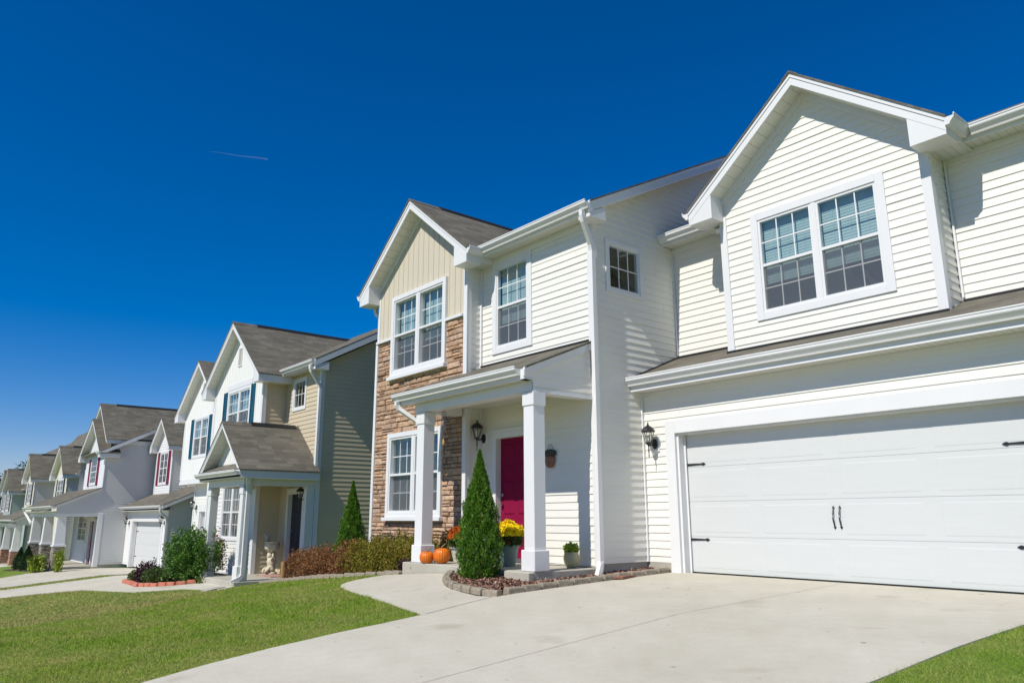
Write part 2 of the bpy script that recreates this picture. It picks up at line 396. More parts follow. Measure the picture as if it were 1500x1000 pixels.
def top(name, mb, m, label, cat, group=None, smooth=False, origin=None, **k):
    """one-mesh thing with its origin moved to its base"""
    o = mb.build(name, m, None, smooth, **k)
    me = o.data
    n = len(me.vertices); co = np.empty(n * 3); me.vertices.foreach_get('co', co); co = co.reshape(-1, 3)
    c = np.array(origin) if origin is not None else np.array([(co[:, 0].min() + co[:, 0].max()) / 2, (co[:, 1].min() + co[:, 1].max()) / 2, co[:, 2].min()])
    me.vertices.foreach_set('co', (co - c).ravel()); me.update(); o.location = tuple(c)
    return tag(o, label, cat, group)

# wall frames: F(u, z, d) -> point, d outwards
def FY(y):            # wall facing the street (-Y)
    return lambda u, z, d=0: (u, y - d, z)
def FXp(x):           # wall facing +X, u = Y
    return lambda u, z, d=0: (x + d, u, z)
def FXn(x):           # wall facing -X, u = Y
    return lambda u, z, d=0: (x - d, u, z)

def siding(parent, F, u0, u1, z0, z1, m, holes=(), top_fn=None, name='wall', exp=.1215, dep=.0125, vertical=False, label=None, seams=False):
    q_last = None
    """clapboards as real overlapping courses; top_fn(u)->z gives gable / rake top as (list of (u,z)) convex upper outline"""
    mb = MB()
    def bounds(z):
        if not top_fn: return u0, u1
        us = []
        for (a, za), (b, zb) in zip(top_fn[:-1], top_fn[1:]):
            if (za - z) * (zb - z) < 0 or za == z or zb == z:
                if za != zb: us.append(a + (b - a) * (z - za) / (zb - za))
        lo = u0 if top_fn[0][1] >= z else (min(us) if us else None)
        hi = u1 if top_fn[-1][1] >= z else (max(us) if us else None)
        if lo is None or hi is None: return None
        return lo, hi
    if top_fn: z1 = max(p[1] for p in top_fn)
    def spans(ua, ub, za, zb):
        out = [(ua, ub)]
        for (h0, h1, hz0, hz1) in holes:
            if hz0 < zb - 1e-5 and hz1 > za + 1e-5:
                nw = []
                for a, b in out:
                    if h1 <= a or h0 >= b: nw.append((a, b)); continue
                    if h0 > a: nw.append((a, h0))
                    if h1 < b: nw.append((h1, b))
                out = nw
        return out
    zb = sorted({round(h[2], 4) for h in holes} | {round(h[3], 4) for h in holes} | ({round(p[1], 4) for p in top_fn} if top_fn else set()))
    if not vertical:
        k0 = math.floor(z0 / exp)
        k = k0
        while k * exp < z1:
            a0, a1 = k * exp, (k + 1) * exp
            cuts = [max(a0, z0)] + [z for z in zb if max(a0, z0) < z < min(a1, z1)] + [min(a1, z1)]
            for c0, c1 in zip(cuts[:-1], cuts[1:]):
                if c1 - c0 < 1e-4: continue
                B0, B1 = bounds(c0 + 1e-5), bounds(c1 - 1e-5)
                if not B0 or not B1: continue
                d0 = dep * (1 - (c0 - a0) / exp); d1 = dep * (1 - (c1 - a0) / exp)
                sp0 = spans(min(B0[0], B1[0]), max(B0[1], B1[1]), c0, c1)
                if seams:
                    q0 = R.uniform(1.3, 3.6) if k % 2 == 0 or q_last is None else q_last
                    q_last = q0; sp1 = []
                    for a, b in sp0:
                        c_ = u0 + q0; pr = a
                        while c_ < b:
                            if c_ > pr + .05: sp1.append((pr, c_)); pr = c_
                            c_ += 3.66
                        sp1.append((pr, b))
                    sp0 = sp1
                for a, b in sp0:
                    if seams and (int((a - u0) * 1.7 + k // 2) % 2): d0, d1 = d0 + .0012, d1 + .0012
                    la, lb = max(a, B0[0]), min(b, B0[1]); ta, tb = max(a, B1[0]), min(b, B1[1])
                    if tb - ta < 1e-4 and lb - la < 1e-4: continue
                    mb.poly([F(la, c0, d0), F(lb, c0, d0), F(tb, c1, d1), F(ta, c1, d1)])
                    if abs(c0 - a0) < 1e-6: mb.poly([F(la, c0, 0), F(lb, c0, 0), F(lb, c0, d0), F(la, c0, d0)])
            k += 1
    else:
        w = .2; cuts = []
        segs = []
        n = int(math.ceil((u1 - u0) / w))
        zs = [z0] + [z for z in zb if z0 < z < z1] + [z1]
        for c0, c1 in zip(zs[:-1], zs[1:]):
            B0, B1 = bounds(c0 + 1e-5), bounds(c1 - 1e-5)
            if not B0 or not B1: continue
            for a, b in spans(min(B0[0], B1[0]), max(B0[1], B1[1]), c0, c1):
                la, lb = max(a, B0[0]), min(b, B0[1]); ta, tb = max(a, B1[0]), min(b, B1[1])
                mb.poly([F(la, c0, 0.004), F(lb, c0, 0.004), F(tb, c1, 0.004), F(ta, c1, 0.004)])
        # flat boards standing proud, the seams between them are the grooves
        def topz(u):
            if not top_fn: return z1
            for (a, za), (b, zb_) in zip(top_fn[:-1], top_fn[1:]):
                if a <= u <= b: return za + (zb_ - za) * (u - a) / (b - a) if b > a else max(za, zb_)
            return z0
        for i in range(n):
            a = u0 + i * w + .006; b = min(u0 + (i + 1) * w - .006, u1)
            if b - a < .02: continue
            edges = sorted({z for h in holes if h[0] < b and h[1] > a for z in (h[2], h[3])})
            pieces = [(a, b)]
            cutu = [h for h in holes if h[0] < b and h[1] > a]
            us = sorted({a, b} | {x for h in cutu for x in (h[0], h[1]) if a < x < b})
            for p, q in zip(us[:-1], us[1:]):
                hs = sorted([(h[2], h[3]) for h in cutu if h[0] <= p + 1e-6 and h[1] >= q - 1e-6])
                lo = z0
                for h0, h1 in hs + [(None, None)]:
                    hi_p, hi_q = (h0, h0) if h0 is not None else (topz(p), topz(q))
                    if h0 is None or h0 > lo:
                        if max(hi_p, hi_q) > lo:
                            hi_p = max(hi_p, lo); hi_q = max(hi_q, lo)
                            mb.hexa([F(p, lo, 0), F(q, lo, 0), F(q, lo, .014), F(p, lo, .014)], [F(p, hi_p, 0), F(q, hi_q, 0), F(q, hi_q, .014), F(p, hi_p, .014)])
                    if h1 is not None: lo = h1
    return mb.build(name, m, parent, label=label, recalc=vertical)

def stone_wall(parent, F, u0, u1, z0, z1, m, holes=(), name='stone_veneer', seed=3, hmin=.07, hmax=.15, lmin=.13, lmax=.40, dep=.052):
    rr = random.Random(seed); mb = MB()
    z = z0
    while z < z1 - .01:
        h = min(rr.uniform(hmin, hmax), z1 - z)
        if z1 - z - h < .04: h = z1 - z
        u = u0
        while u < u1 - .01:
            l = min(rr.uniform(lmin, lmax) * (1.2 if h > .1 else 1), u1 - u)
            if u1 - u - l < .08: l = u1 - u
            subs = [(z, z + h)]
            if h > .1 and rr.random() < .35: c = z + h * rr.uniform(.4, .6); subs = [(z, c), (c, z + h)]
            for s0, s1 in subs:
                segs = [(u, u + l, s0, s1)]
                for (a, b, c, d) in holes:
                    ns = []
                    for (p, q, r0, r1) in segs:
                        if q <= a or p >= b or r1 <= c or r0 >= d: ns.append((p, q, r0, r1)); continue
                        if p < a: ns.append((p, a, r0, r1))
                        if q > b: ns.append((b, q, r0, r1))
                        if r0 < c and (p >= a and q <= b): ns.append((p, q, r0, c))
                        if r1 > d and (p >= a and q <= b): ns.append((p, q, d, r1))
                        if r0 < c and not (p >= a and q <= b): ns.append((max(p, a), min(q, b), r0, c))
                        if r1 > d and not (p >= a and q <= b): ns.append((max(p, a), min(q, b), d, r1))
                    segs = ns
                for (p, q, r0, r1) in segs:
                    if q - p < .03 or r1 - r0 < .02: continue
                    g = .0055; d = rr.uniform(.018, dep); j = lambda: rr.uniform(-.006, .006)
                    b_ = [F(p + g, r0 + g, 0), F(q - g, r0 + g, 0), F(q - g, r1 - g, 0), F(p + g, r1 - g, 0)]
                    c_ = .010
                    md = d * .55
                    m_ = [F(p + g + j() * .4, r0 + g, md), F(q - g + j() * .4, r0 + g, md), F(q - g, r1 - g, md), F(p + g, r1 - g, md)]
                    nx = max(1, int((q - p) / .09))
                    t_ = [F(p + g + c_ + abs(j()), r0 + g + c_ + j(), d + j()), F(q - g - c_ - abs(j()), r0 + g + c_ + j(), d + j()), F(q - g - c_ - abs(j()), r1 - g - c_ + j(), d + j() * 1.5), F(p + g + c_ + abs(j()), r1 - g - c_ + j(), d + j() * 1.5)]
                    cen = F((p + q) / 2 + j(), (r0 + r1) / 2 + j() * .5, d + rr.uniform(.0, .012))
                    i = len(mb.v); mb.v += b_ + m_ + t_ + [cen]
                    for k in range(4):
                        k2 = (k + 1) % 4
                        mb.f += [(i + k, i + k2, i + 4 + k2, i + 4 + k), (i + 4 + k, i + 4 + k2, i + 8 + k2, i + 8 + k), (i + 8 + k, i + 8 + k2, i + 12)]
            u += l
        z += h
    o = mb.build(name, m, parent)
    bk = MB()
    zs = sorted({z0, z1} | {h[2] for h in holes} | {h[3] for h in holes}); zs = [a for a in zs if z0 <= a <= z1]
    for a, b in zip(zs[:-1], zs[1:]):
        sp = [(u0, u1)]
        for h in holes:
            if h[2] < b - 1e-5 and h[3] > a + 1e-5:
                sp = [x for (p, q) in sp for x in ((p, min(q, h[0])), (max(p, h[1]), q)) if x[1] > x[0] + 1e-4]
        for p, q in sp: bk.fbox(F, p, q, a, b, -.05, .006)
    bk.build('stone_backing', 'mortar', o)
    return o

# ------------------------------------------------------------------ windows, doors, trim
def blinds(F, u0, u1, z0, z1, d, parent, closed=True):
    mb = MB(); z = z1 - .03; dd, hh, st = (.006, .048, .046) if closed else (.045, .004, .044)
    mb.fbox(F, u0, u1, z1 - .05, z1, d - .04, d)
    while z > z0 + .03:
        a = [F(u0, z, d - dd), F(u1, z, d - dd), F(u1, z - hh, d), F(u0, z - hh, d)]
        b = [F(u0, z + .003, d - dd), F(u1, z + .003, d - dd), F(u1, z - hh + .003, d), F(u0, z - hh + .003, d)]
        mb.hexa(a, b); z -= st
    mb.fbox(F, u0, u1, z0, z0 + .022, d - .04, d)
    for t in (.2, .5, .8):
        uu = u0 + (u1 - u0) * t
        mb.fbox(F, uu - .004, uu + .004, z0, z1, d, d + .003)
    return mb.build('blind', 'blind', parent)

def window(parent, F, u0, u1, z0, z1, units=1, tw=.1, cols=3, rows=2, hung=True, drop=.72, proud=.032, detail=True, sill=False, screen=True, closed=True):
    """u0..z1: outside of the trim. Returns the hole to leave in the wall"""
    h = (u0 + tw, u1 - tw, z0 + tw, z1 - tw)
    t = MB(); back = -.01
    t.fbox(F, u0, h[0], z0, z1, back, proud); t.fbox(F, h[1], u1, z0, z1, back, proud)
    t.fbox(F, h[0], h[1], h[3], z1, back, proud - .002); t.fbox(F, h[0], h[1], z0, h[2], back, proud - .002)
    w = t.build('window', 'trim', parent, bevel=.004 if detail else 0)
    if sill:
        MB().fbox(F, u0 - .05, u1 + .05, z0 - .07, z0 - .002, back, proud + .055).build('sill', 'trim', w, bevel=.006)
    mul = .075
    W = (h[1] - h[0] - mul * (units - 1)) / units
    fr = MB(); gr = MB(); pn = MB(); sc = MB()
    if units > 1:
        for k in range(1, units):
            a = h[0] + k * W + (k - 1) * mul; fr.fbox(F, a, a + mul, h[2], h[3], -.06, proud - .01)
    fw = .038
    for k in range(units):
        a = h[0] + k * (W + mul); b = a + W
        fr.fbox(F, a, a + fw, h[2], h[3], -.06, proud - .018); fr.fbox(F, b - fw, b, h[2], h[3], -.06, proud - .018)
        fr.fbox(F, a + fw, b - fw, h[3] - fw, h[3], -.06, proud - .018); fr.fbox(F, a + fw, b - fw, h[2], h[2] + fw, -.06, proud - .018)
        if hung:
            zm = (h[2] + h[3]) / 2
            fr.fbox(F, a + fw, b - fw, zm - .025, zm + .02, -.05, proud - .022)
            sashes = [(zm + .02, h[3] - fw, -.012), (h[2] + fw, zm - .025, -.036)]
        else:
            sashes = [(h[2] + fw, h[3] - fw, -.012)]
        for si, (s0, s1, d) in enumerate(sashes):
            p, q = a + fw, b - fw
            if not detail: d = .0165 - .0005 * si
            pn.poly([F(p, s0, d), F(q, s0, d), F(q, s1, d), F(p, s1, d)])
            bw = .009 if detail else .011
            for c in range(1, cols):
                uu = p + (q - p) * c / cols; gr.fbox(F, uu - bw, uu + bw, s0, s1, d + .002, d + .009)
            for r_ in range(1, rows):
                zz = s0 + (s1 - s0) * r_ / rows; gr.fbox(F, p, q, zz - bw, zz + bw, d + .003, d + .0095)
            if hung and si == 1 and detail and screen:
                sc.poly([F(p, s0, -.016), F(q, s0, -.016), F(q, s1, -.016), F(p, s1, -.016)])
        if detail and drop > 0:
            blinds(F, a + .02, b - .02, h[3] - (h[3] - h[2]) * drop, h[3] - .01, -.10, w, closed)
    fr.build('frame', 'trim', w); gr.build('grille', 'trim', w, recalc=False)
    pn.build('pane', 'glass' if detail else 'darkglass', w, recalc=False)
    if sc.f: sc.build('insect_screen', 'screen', w, recalc=False)
    return h

def cboard(parent, x0, x1, y0, y1, z0, z1, name='corner_board'):
    return MB().box(x0, x1, y0, y1, z0, z1).build(name, 'trim', parent, bevel=.004)

GUT = [(0, 0), (-.055, 0), (-.064, .022), (-.088, .048), (-.112, .070), (-.118, .082), (-.118, .108), (-.127, .111), (-.127, .126), (-.112, .128), (-.108, .095), (0, .095)]
def gutter(parent, ax, a0, a1, b, z, sgn=1, h=1.0):
    """ax 'x': runs along X with its back at y=b opening to -Y (sgn 1); ax 'y': runs along Y, back at x=b, opening to sgn*X"""
    if ax == 'x': pts = [(b + p[0], z + p[1] * h) for p in GUT]; mb = MB().prism(pts, 'x', a0, a1)
    else: pts = [(b - sgn * p[0], z + p[1] * h) for p in GUT]; mb = MB().prism(pts, 'y', a0, a1)
    return mb.build('gutter', 'gutter', parent)

def downspout(parent, path, w=.045, d=.03, ref=(1, 0, 0)):
    p2 = [V(path[0])]
    for a, b, c in zip(path[:-2], path[1:-1], path[2:]):
        a, b, c = V(a), V(b), V(c)
        r = min(.06, (b - a).length * .4, (c - b).length * .4)
        p2 += [b + (a - b).normalized() * r, b + (c - b).normalized() * r]
    p2.append(V(path[-1]))
    return MB().tube(p2, 0, sq=(ref, w, d)).build('downspout', 'gutter', parent)

def gable_roof(parent, xc, hw, yw, yb, ze, slope, ov_s=.36, ov_f=.36, ret=True, t=.035, fd=.19, frieze=True, ret_z=None, gutters='', ext=None, ret_w=.45, vent=True):
    """front-facing gable: ridge along Y from yw-ov_f to yb. hw = half width of the wall. ze = z of eave edge (roof top)."""
    H = hw + ov_s; za = ze + slope * H; y0 = yw - ov_f
    ext = ext or 0
    def chev(top_off, dep, half):
        s_ = slope; return [(xc - half, za - s_ * half - top_off), (xc, za - top_off), (xc + half, za - s_ * half - top_off), (xc + half, za - s_ * half - top_off - dep), (xc, za - top_off - dep), (xc - half, za - s_ * half - top_off - dep)]
    def two(pts, a0, a1, mbx):
        l = [pts[0], pts[1], pts[4], pts[5]]; r_ = [pts[1], pts[2], pts[3], pts[4]]
        mbx.prism(l, 'y', a0, a1); mbx.prism(r_, 'y', a0, a1)
    rf = MB(); two(chev(0, t, H + .02), y0 - .025, yb, rf)
    roof = rf.build('roof', 'shingle', parent, uv=True, recalc=False)
    rc = MB(); two(chev(-.012, .03, .13), y0 - .03, yb, rc); rc.build('ridge_cap', 'shingle', roof, uv=True, recalc=False)
    if vent: rv = MB(); two(chev(-.035, .024, .12), y0 + .75, yb - .1, rv); rv.build('ridge_vent', 'flash', roof, recalc=False)
    fa = MB(); two(chev(t, fd, H), y0, y0 + .03, fa)
    two(chev(t, .06, H + .012), y0 - .012, y0 - .0005, fa)
    # boxed eave ends
    if ret:
        rz = ret_z if ret_z is not None else ze - .26
        for sg in (-1, 1):
            xt = xc + sg * H; xi = xc + sg * (H - ret_w)
            zt = ze - t - .02; zi = za - slope * (H - ret_w) - t - fd + .01
            if zi < rz + .02: zi = rz + .02
            fa.prism([(xt - sg * .004, zt), (xt - sg * .004, rz), (xi, rz), (xi, zi)], 'y', y0 + .004, yw + (.03 if sg < 0 else .03))
    fa.build('fascia', 'trim', parent)
    so = MB(); two(chev(t + .02, fd - .03, H - .01), y0 + .03, yw + .02, so); so.build('soffit', 'soffit_rake', parent, uv=True)
    # side eaves
    for sg in (-1, 1):
        xe = xc + sg * H
        a, b = sorted((xe, xe - sg * .025)); MB().box(a, b, y0 + .03, yb, ze - t - .2, ze - t - .002).build('eave_fascia', 'trim', parent)
        a, b = sorted((xc + sg * (H - .02), xc + sg * (hw - .01))); MB().box(a, b, yw + .03, yb, ze - t - .21, ze - t - .19).build('eave_soffit', 'soffit', parent, uv=True)
    if frieze:
        fz = MB(); two(chev(t + fd - .01, .13, hw + .0), yw - .028, yw - .002, fz); fz.build('frieze', 'trim', parent)
    top_ = lambda half: za - slope * half - t - fd * .5
    return [(xc - hw, top_(hw)), (xc, top_(0)), (xc + hw, top_(hw))]

def post(parent, x, y, z0, z1, w=.115, base=.30, bw=.15, name='porch_post', cap=.12):
    p = MB().box(x - w, x + w, y - w, y + w, z0 + base, z1).build(name, 'trim', parent, bevel=.006)
    MB().box(x - bw, x + bw, y - bw, y + bw, z0, z0 + base).build('post_base', 'trim', p, bevel=.012)
    if cap: MB().box(x - w - .016, x + w + .016, y - w - .016, y + w + .016, z1 - .22, z1 - .002).build('post_capital', 'trim', p, bevel=.01)
    return p

def panel_door(parent, F, u0, u1, z0, z1, m, d=-.09, hinge=1):
    tr = MB(); tw = .11
    tr.fbox(F, u0 - tw, u0, z0 - .02, z1 + tw, -.12, .035); tr.fbox(F, u1, u1 + tw, z0 - .02, z1 + tw, -.12, .035); tr.fbox(F, u0, u1, z1, z1 + tw, -.12, .033)
    tr.fbox(F, u0 - tw - .03, u1 + tw + .03, z1 + tw, z1 + tw + .05, 0, .06)
    tr.build('door_frame', 'trim', parent, bevel=.004)
    D = MB(); D.fbox(F, u0 + .004, u1 - .004, z0 + .03, z1 - .004, d - .045, d)
    o = D.build('front_door', m, parent)
    P = MB(); w = u1 - u0
    for (a, b) in ((.10, .45), (.55, .90)):
        for (c, e) in ((.06, .30), (.36, .64), (.70, .78), (.83, .95)):
            x0, x1, y0_, y1_ = u0 + w * a, u0 + w * b, z0 + (z1 - z0) * c, z0 + (z1 - z0) * e
            bb = [F(x0, y0_, d), F(x1, y0_, d), F(x1, y1_, d), F(x0, y1_, d)]; g = .03
            P.hexa([F(x0, y0_, d - .001), F(x1, y0_, d - .001), F(x1, y1_, d - .001), F(x0, y1_, d - .001)],
                   [F(x0 + g, y0_ + g, d + .014), F(x1 - g, y0_ + g, d + .014), F(x1 - g, y1_ - g, d + .014), F(x0 + g, y1_ - g, d + .014)])
    P.build('door_panel', m, o)
    hx = u0 + .07 if hinge > 0 else u1 - .07
    k = MB(); c = V(F(hx, z0 + .95, d + .05)); a = V(F(hx, z0 + .95, d))
    k.tube([a, c], .03, 10); k.tube([c, V(F(hx, z0 + .95, d + .075))], .032, 10, .02); a2 = V(F(hx, z0 + 1.12, d))
    k.build('door_handle', 'brass', o, smooth=False); MB().tube([a2, V(F(hx, z0 + 1.12, d + .02))], .03, 12).build('deadbolt', 'brass', o)
    MB().fbox(F, u0 - .02, u1 + .02, z0 - .03, z0 + .03, -.12, .05).build('threshold', 'metal_dark', parent)
    return (u0, u1, z0, z1)

def garage_door(parent, F, u0, u1, z0, z1, d=-.19, detail=True, tw=.19, th=.21):
    tr = MB()
    tr.fbox(F, u0 - tw, u0, z0, z1 + th, -.02, .03); tr.fbox(F, u1, u1 + tw, z0, z1 + th, -.02, .03); tr.fbox(F, u0, u1, z1, z1 + th, -.02, .028)
    tr.build('garage_trim', 'trim', parent, bevel=.004)
    jb = MB(); jb.fbox(F, u0 - .02, u0 + .04, z0, z1, d - .05, -.021); jb.fbox(F, u1 - .04, u1 + .02, z0, z1, d - .05, -.021); jb.fbox(F, u0 + .04, u1 - .04, z1 - .025, z1 + .02, d - .05, -.021)
    for s in (1, -1):
        a = u0 + .041 if s > 0 else u1 - .041
        x = sorted((a, a + s * .03)); jb.fbox(F, x[0], x[1], z0, z1 - .03, d + .022, d + .04)
    jb.build('garage_jamb', 'trim', parent)
    n = 4; h = (z1 - z0 - .03) / n
    g = MB(); gp = MB()
    for k in range(n):
        a = z0 + .02 + k * h; b = a + h - .0025
        g.fbox(F, u0 + .035, u1 - .035, a, b, d - .04, d)
        npan = 4 if detail else 2; W = (u1 - u0 - .07) / npan
        for q in range(npan):
            p0 = u0 + .035 + q * W + .10; p1 = u0 + .035 + (q + 1) * W - .10
            for (e0, e1) in ((.055, h - .06),):
                o1 = [F(p0, a + e0, d - .001), F(p1, a + e0, d - .001), F(p1, a + e1, d - .001), F(p0, a + e1, d - .001)]
                i1 = [F(p0 + .02, a + e0 + .02, d + .0022), F(p1 - .02, a + e0 + .02, d + .0022), F(p1 - .02, a + e1 - .02, d + .0022), F(p0 + .02, a + e1 - .02, d + .0022)]
                gp.hexa(o1, i1)
    door = g.build('garage_door', 'garage', parent, bevel=.0015)
    gp.build('raised_panel', 'garage', door)
    MB().fbox(F, u0 + .035, u1 - .035, z0 + .003, z0 + .022, d - .035, d - .004).build('weather_seal', 'flash', door)
    for zz in (z0 + .51, z0 + 1.67):
        for s in (1, -1):
            a = u0 + .045 if s > 0 else u1 - .045
            pts = [(0, .018), (.30, .010), (.315, .022), (.335, .020), (.37, 0), (.335, -.020), (.315, -.022), (.30, -.010), (0, -.018)]
            mb = MB(); f = [F(a + s * p[0], zz + p[1], d + .013) for p in pts]; b_ = [F(a + s * p[0], zz + p[1], d + .0005) for p in pts]
            nn = len(pts); mb.mesh(f + b_, [tuple(range(nn)), tuple(range(nn, 2 * nn))[::-1]] + [(i, (i + 1) % nn, nn + (i + 1) % nn, nn + i) for i in range(nn)])
            mb.build('strap_hinge', 'iron', door)
    c = (u0 + u1) / 2
    if detail:
        for s in (-1, 1):
            uu = c + s * .045; z_ = z0 + .84; mb = MB()
            path = [F(uu, z_ + .125, d + .006), F(uu, z_ + .10, d + .02), F(uu, z_ + .05, d + .04), F(uu, z_, d + .045), F(uu, z_ - .05, d + .035), F(uu, z_ - .10, d + .018), F(uu, z_ - .125, d + .006)]
            mb.tube(path, .009, 8)
            for q in (1, -1):
                zz = z_ + q * .125
                mb.mesh([F(uu - .022, zz, d + .004), F(uu, zz + q * .035, d + .004), F(uu + .022, zz, d + .004), F(uu, zz - q * .02, d + .004), F(uu, zz, d + .016)], [(0, 1, 4), (1, 2, 4), (2, 3, 4), (3, 0, 4)])
            mb.build('garage_handle', 'iron', door)
    return (u0 - .0, u1 + .0, z0, z1)

def lantern(x, y, z, label, s=1.0, side=False, group='black wall lanterns beside the doors'):
    """wall lantern on a street-facing wall at (x, y, z of the back plate)"""
    t = empty('wall_lantern', (x, y, z), label, 'wall lantern', group)
    MB().box(x - .075 * s, x + .075 * s, y - .03, y - .0, z - .13 * s, z + .13 * s).build('mounting_block', 'trim', t, bevel=.006)
    pl = MB()
    n = 16; pts = [(x + .05 * s * math.cos(a), z + .085 * s * math.sin(a)) for a in [2 * math.pi * k / n for k in range(n)]]
    pl.prism(pts, 'y', y - .055, y - .031); pl.build('back_plate', 'iron', t)
    by = y - .20 * s
    arm = MB(); arm.tube([(x, y - .05, z), (x, y - .10 * s, z - .01), (x, y - .15 * s, z - .035 * s), (x, by, z - .02 * s)], .014 * s, 8)
    arm.lathe([(.004, -.24), (.009, -.20), (.006, -.17), (.012, -.12), (.008, -.06), (.02, -.03), (.045, -.01), (.05, .0)], (x, by, z), 10)
    arm.build('arm', 'iron', t)
    body = MB()
    n = 6; r0, r1 = .045 * s, .098 * s; z0, z1 = z, z + .19 * s
    for k in range(n):
        a = 2 * math.pi * (k + .5) / n
        body.tube([(x + r0 * math.cos(a), by + r0 * math.sin(a), z0), (x + r1 * math.cos(a), by + r1 * math.sin(a), z1)], .006 * s, 5)
    body.lathe([(.113 * s, .185 * s), (.118 * s, .195 * s), (.112 * s, .205 * s), (.095 * s, .235 * s), (.06 * s, .27 * s), (.03 * s, .285 * s), (.02 * s, .30 * s), (.012 * s, .31 * s), (.014 * s, .325 * s), (.003, .35 * s)], (x, by, z), 12)
    body.lathe([(.05 * s, -.005), (.05 * s, .012)], (x, by, z), 6)
    body.build('lantern_cage', 'iron', t)
    g = MB(); g.lathe([(r0 * .9, .01), (r1 * .93, .185 * s)], (x, by, z), 6); g.build('lantern_glass', 'clearglass', t)
    MB().lathe([(.012, .012), (.014, .06), (.02, .08), (.018, .12), (.005, .14)], (x, by, z), 8).build('bulb', 'bulb', t, smooth=True)
    return t

def shutter(parent, F, u0, u1, z0, z1, m):
    mb = MB(); f = .035
    mb.fbox(F, u0, u0 + f, z0, z1, .015, .045); mb.fbox(F, u1 - f, u1, z0, z1, .015, .045)
    zm = (z0 + z1) / 2
    for a, b in ((z0, z0 + f), (z1 - f, z1), (zm - f / 2, zm + f / 2)): mb.fbox(F, u0 + f, u1 - f, a, b, .015, .044)
    for a, b in ((z0 + f, zm - f / 2), (zm + f / 2, z1 - f)):
        z = a
        while z < b - .02:
            mb.hexa([F(u0 + f, z, .032), F(u1 - f, z, .032), F(u1 - f, z, .018), F(u0 + f, z, .018)], [F(u0 + f, z + .03, .022), F(u1 - f, z + .03, .022), F(u1 - f, z + .03, .014), F(u0 + f, z + .03, .014)]); z += .032
    return mb.build('shutter', m, parent)

def gable_vent(parent, F, u, z0, z1, w=.3):
    mb = MB(); mb.fbox(F, u - w / 2, u - w / 2 + .03, z0, z1, 0, .04); mb.fbox(F, u + w / 2 - .03, u + w / 2, z0, z1, 0, .04); mb.fbox(F, u - w / 2 + .03, u + w / 2 - .03, z0, z0 + .03, 0, .04); mb.fbox(F, u - w / 2 + .03, u + w / 2 - .03, z1 - .03, z1, 0, .04)
    z = z0 + .04
    while z < z1 - .06:
        mb.hexa([F(u - w / 2 + .03, z, .036), F(u + w / 2 - .03, z, .036), F(u + w / 2 - .03, z + .006, .036), F(u - w / 2 + .03, z + .006, .036)],
                [F(u - w / 2 + .03, z + .035, .006), F(u + w / 2 - .03, z + .035, .006), F(u + w / 2 - .03, z + .041, .006), F(u - w / 2 + .03, z + .041, .006)]); z += .055
    return mb.build('gable_vent', 'trim', parent)

def slab_roof(parent, pts, t=.035, name='roof', m='shingle', under=True):
    """planar roof piece from its corners (top side), thickness t downwards"""
    mb = MB(); n = len(pts); p = [V(q) for q in pts]; q = [a - Z * t for a in p]
    mb.mesh(p + q, [tuple(range(n)), tuple(range(n, 2 * n))[::-1]] + [(i, n + i, n + (i + 1) % n, (i + 1) % n) for i in range(n)])
    return mb.build(name, m, parent, uv=True)

def rake(parent, path_a, path_b, nx, w=.03, dep=.2, name='rake_board'):
    """sloping board from a to b hanging down dep, thickness w towards nx (x direction)"""
    a, b = V(path_a), V(path_b); d = V((nx * w, 0, 0)); k = V((0, 0, -dep))
    return MB().hexa([a + k, b + k, b + k + d, a + k + d], [a, b, b + d, a + d]).build(name, 'trim', parent)

# ------------------------------------------------------------------ ground
def sm(a, b, x):
    t = np.clip((x - a) / (b - a), 0, 1); return t * t * (3 - 2 * t)
KX = [-600, -150, -60, -45, -36, -30, -24, -19, -15, -11, -9, 60]
KZ = [-10, -4.2, -2.0, -1.5, -1.4, -1.1, -.78, -.7, -.32, -.02, 0, 0]
def Gf(x, y):
    """height of the ground (the driveway's level); falls towards the street and along the row"""
    x = np.asarray(x, float); y = np.asarray(y, float)
    dr = np.interp(x, KX, KZ)
    yy = np.maximum(y, -7.0)
    a = np.where(yy > 9.86, 0.0, np.where(yy > 6.5, -.035 * (9.86 - yy), -.1176 - .085 * (6.5 - yy)))
    b = np.where(yy > 7.4, -.03, np.where(yy > 4, -.03 - .09 * (7.4 - yy), -.336 - .085 * (4 - yy)))
    w = sm(-8.3, -9.4, x)
    return a * (1 - w) + b * w + dr
def G(x, y): return float(Gf(x, y))

def terrain():
    xs = np.concatenate([np.linspace(-900, -120, 24), np.linspace(-110, -40, 40), np.linspace(-39, 12, 140), np.linspace(15, 300, 20)])
    ys = np.concatenate([np.linspace(-300, -14, 14), np.linspace(-12, 14, 100), np.linspace(15, 60, 20), np.linspace(70, 900, 14)])
    X, Y = np.meshgrid(xs, ys, indexing='ij')
    H = Gf(X, Y) - .016 - .03 * np.clip(Y - 40, 0, 400) * 0
    H = H + .010 - .12 * inpoly(X, Y, DRIVE_DEEP)
    co = np.stack([X, Y, H], -1).reshape(-1, 3)
    n, m = len(xs), len(ys)
    f = [(i * m + j, (i + 1) * m + j, (i + 1) * m + j + 1, i * m + j + 1) for i in range(n - 1) for j in range(m - 1)]
    me = bpy.data.meshes.new('ground'); me.from_pydata(co.tolist(), [], f); me.polygons.foreach_set('use_smooth', [True] * len(f)); me.materials.append(M['ground'])
    o = bpy.data.objects.new('ground', me); col.objects.link(o); o['kind'] = 'structure'

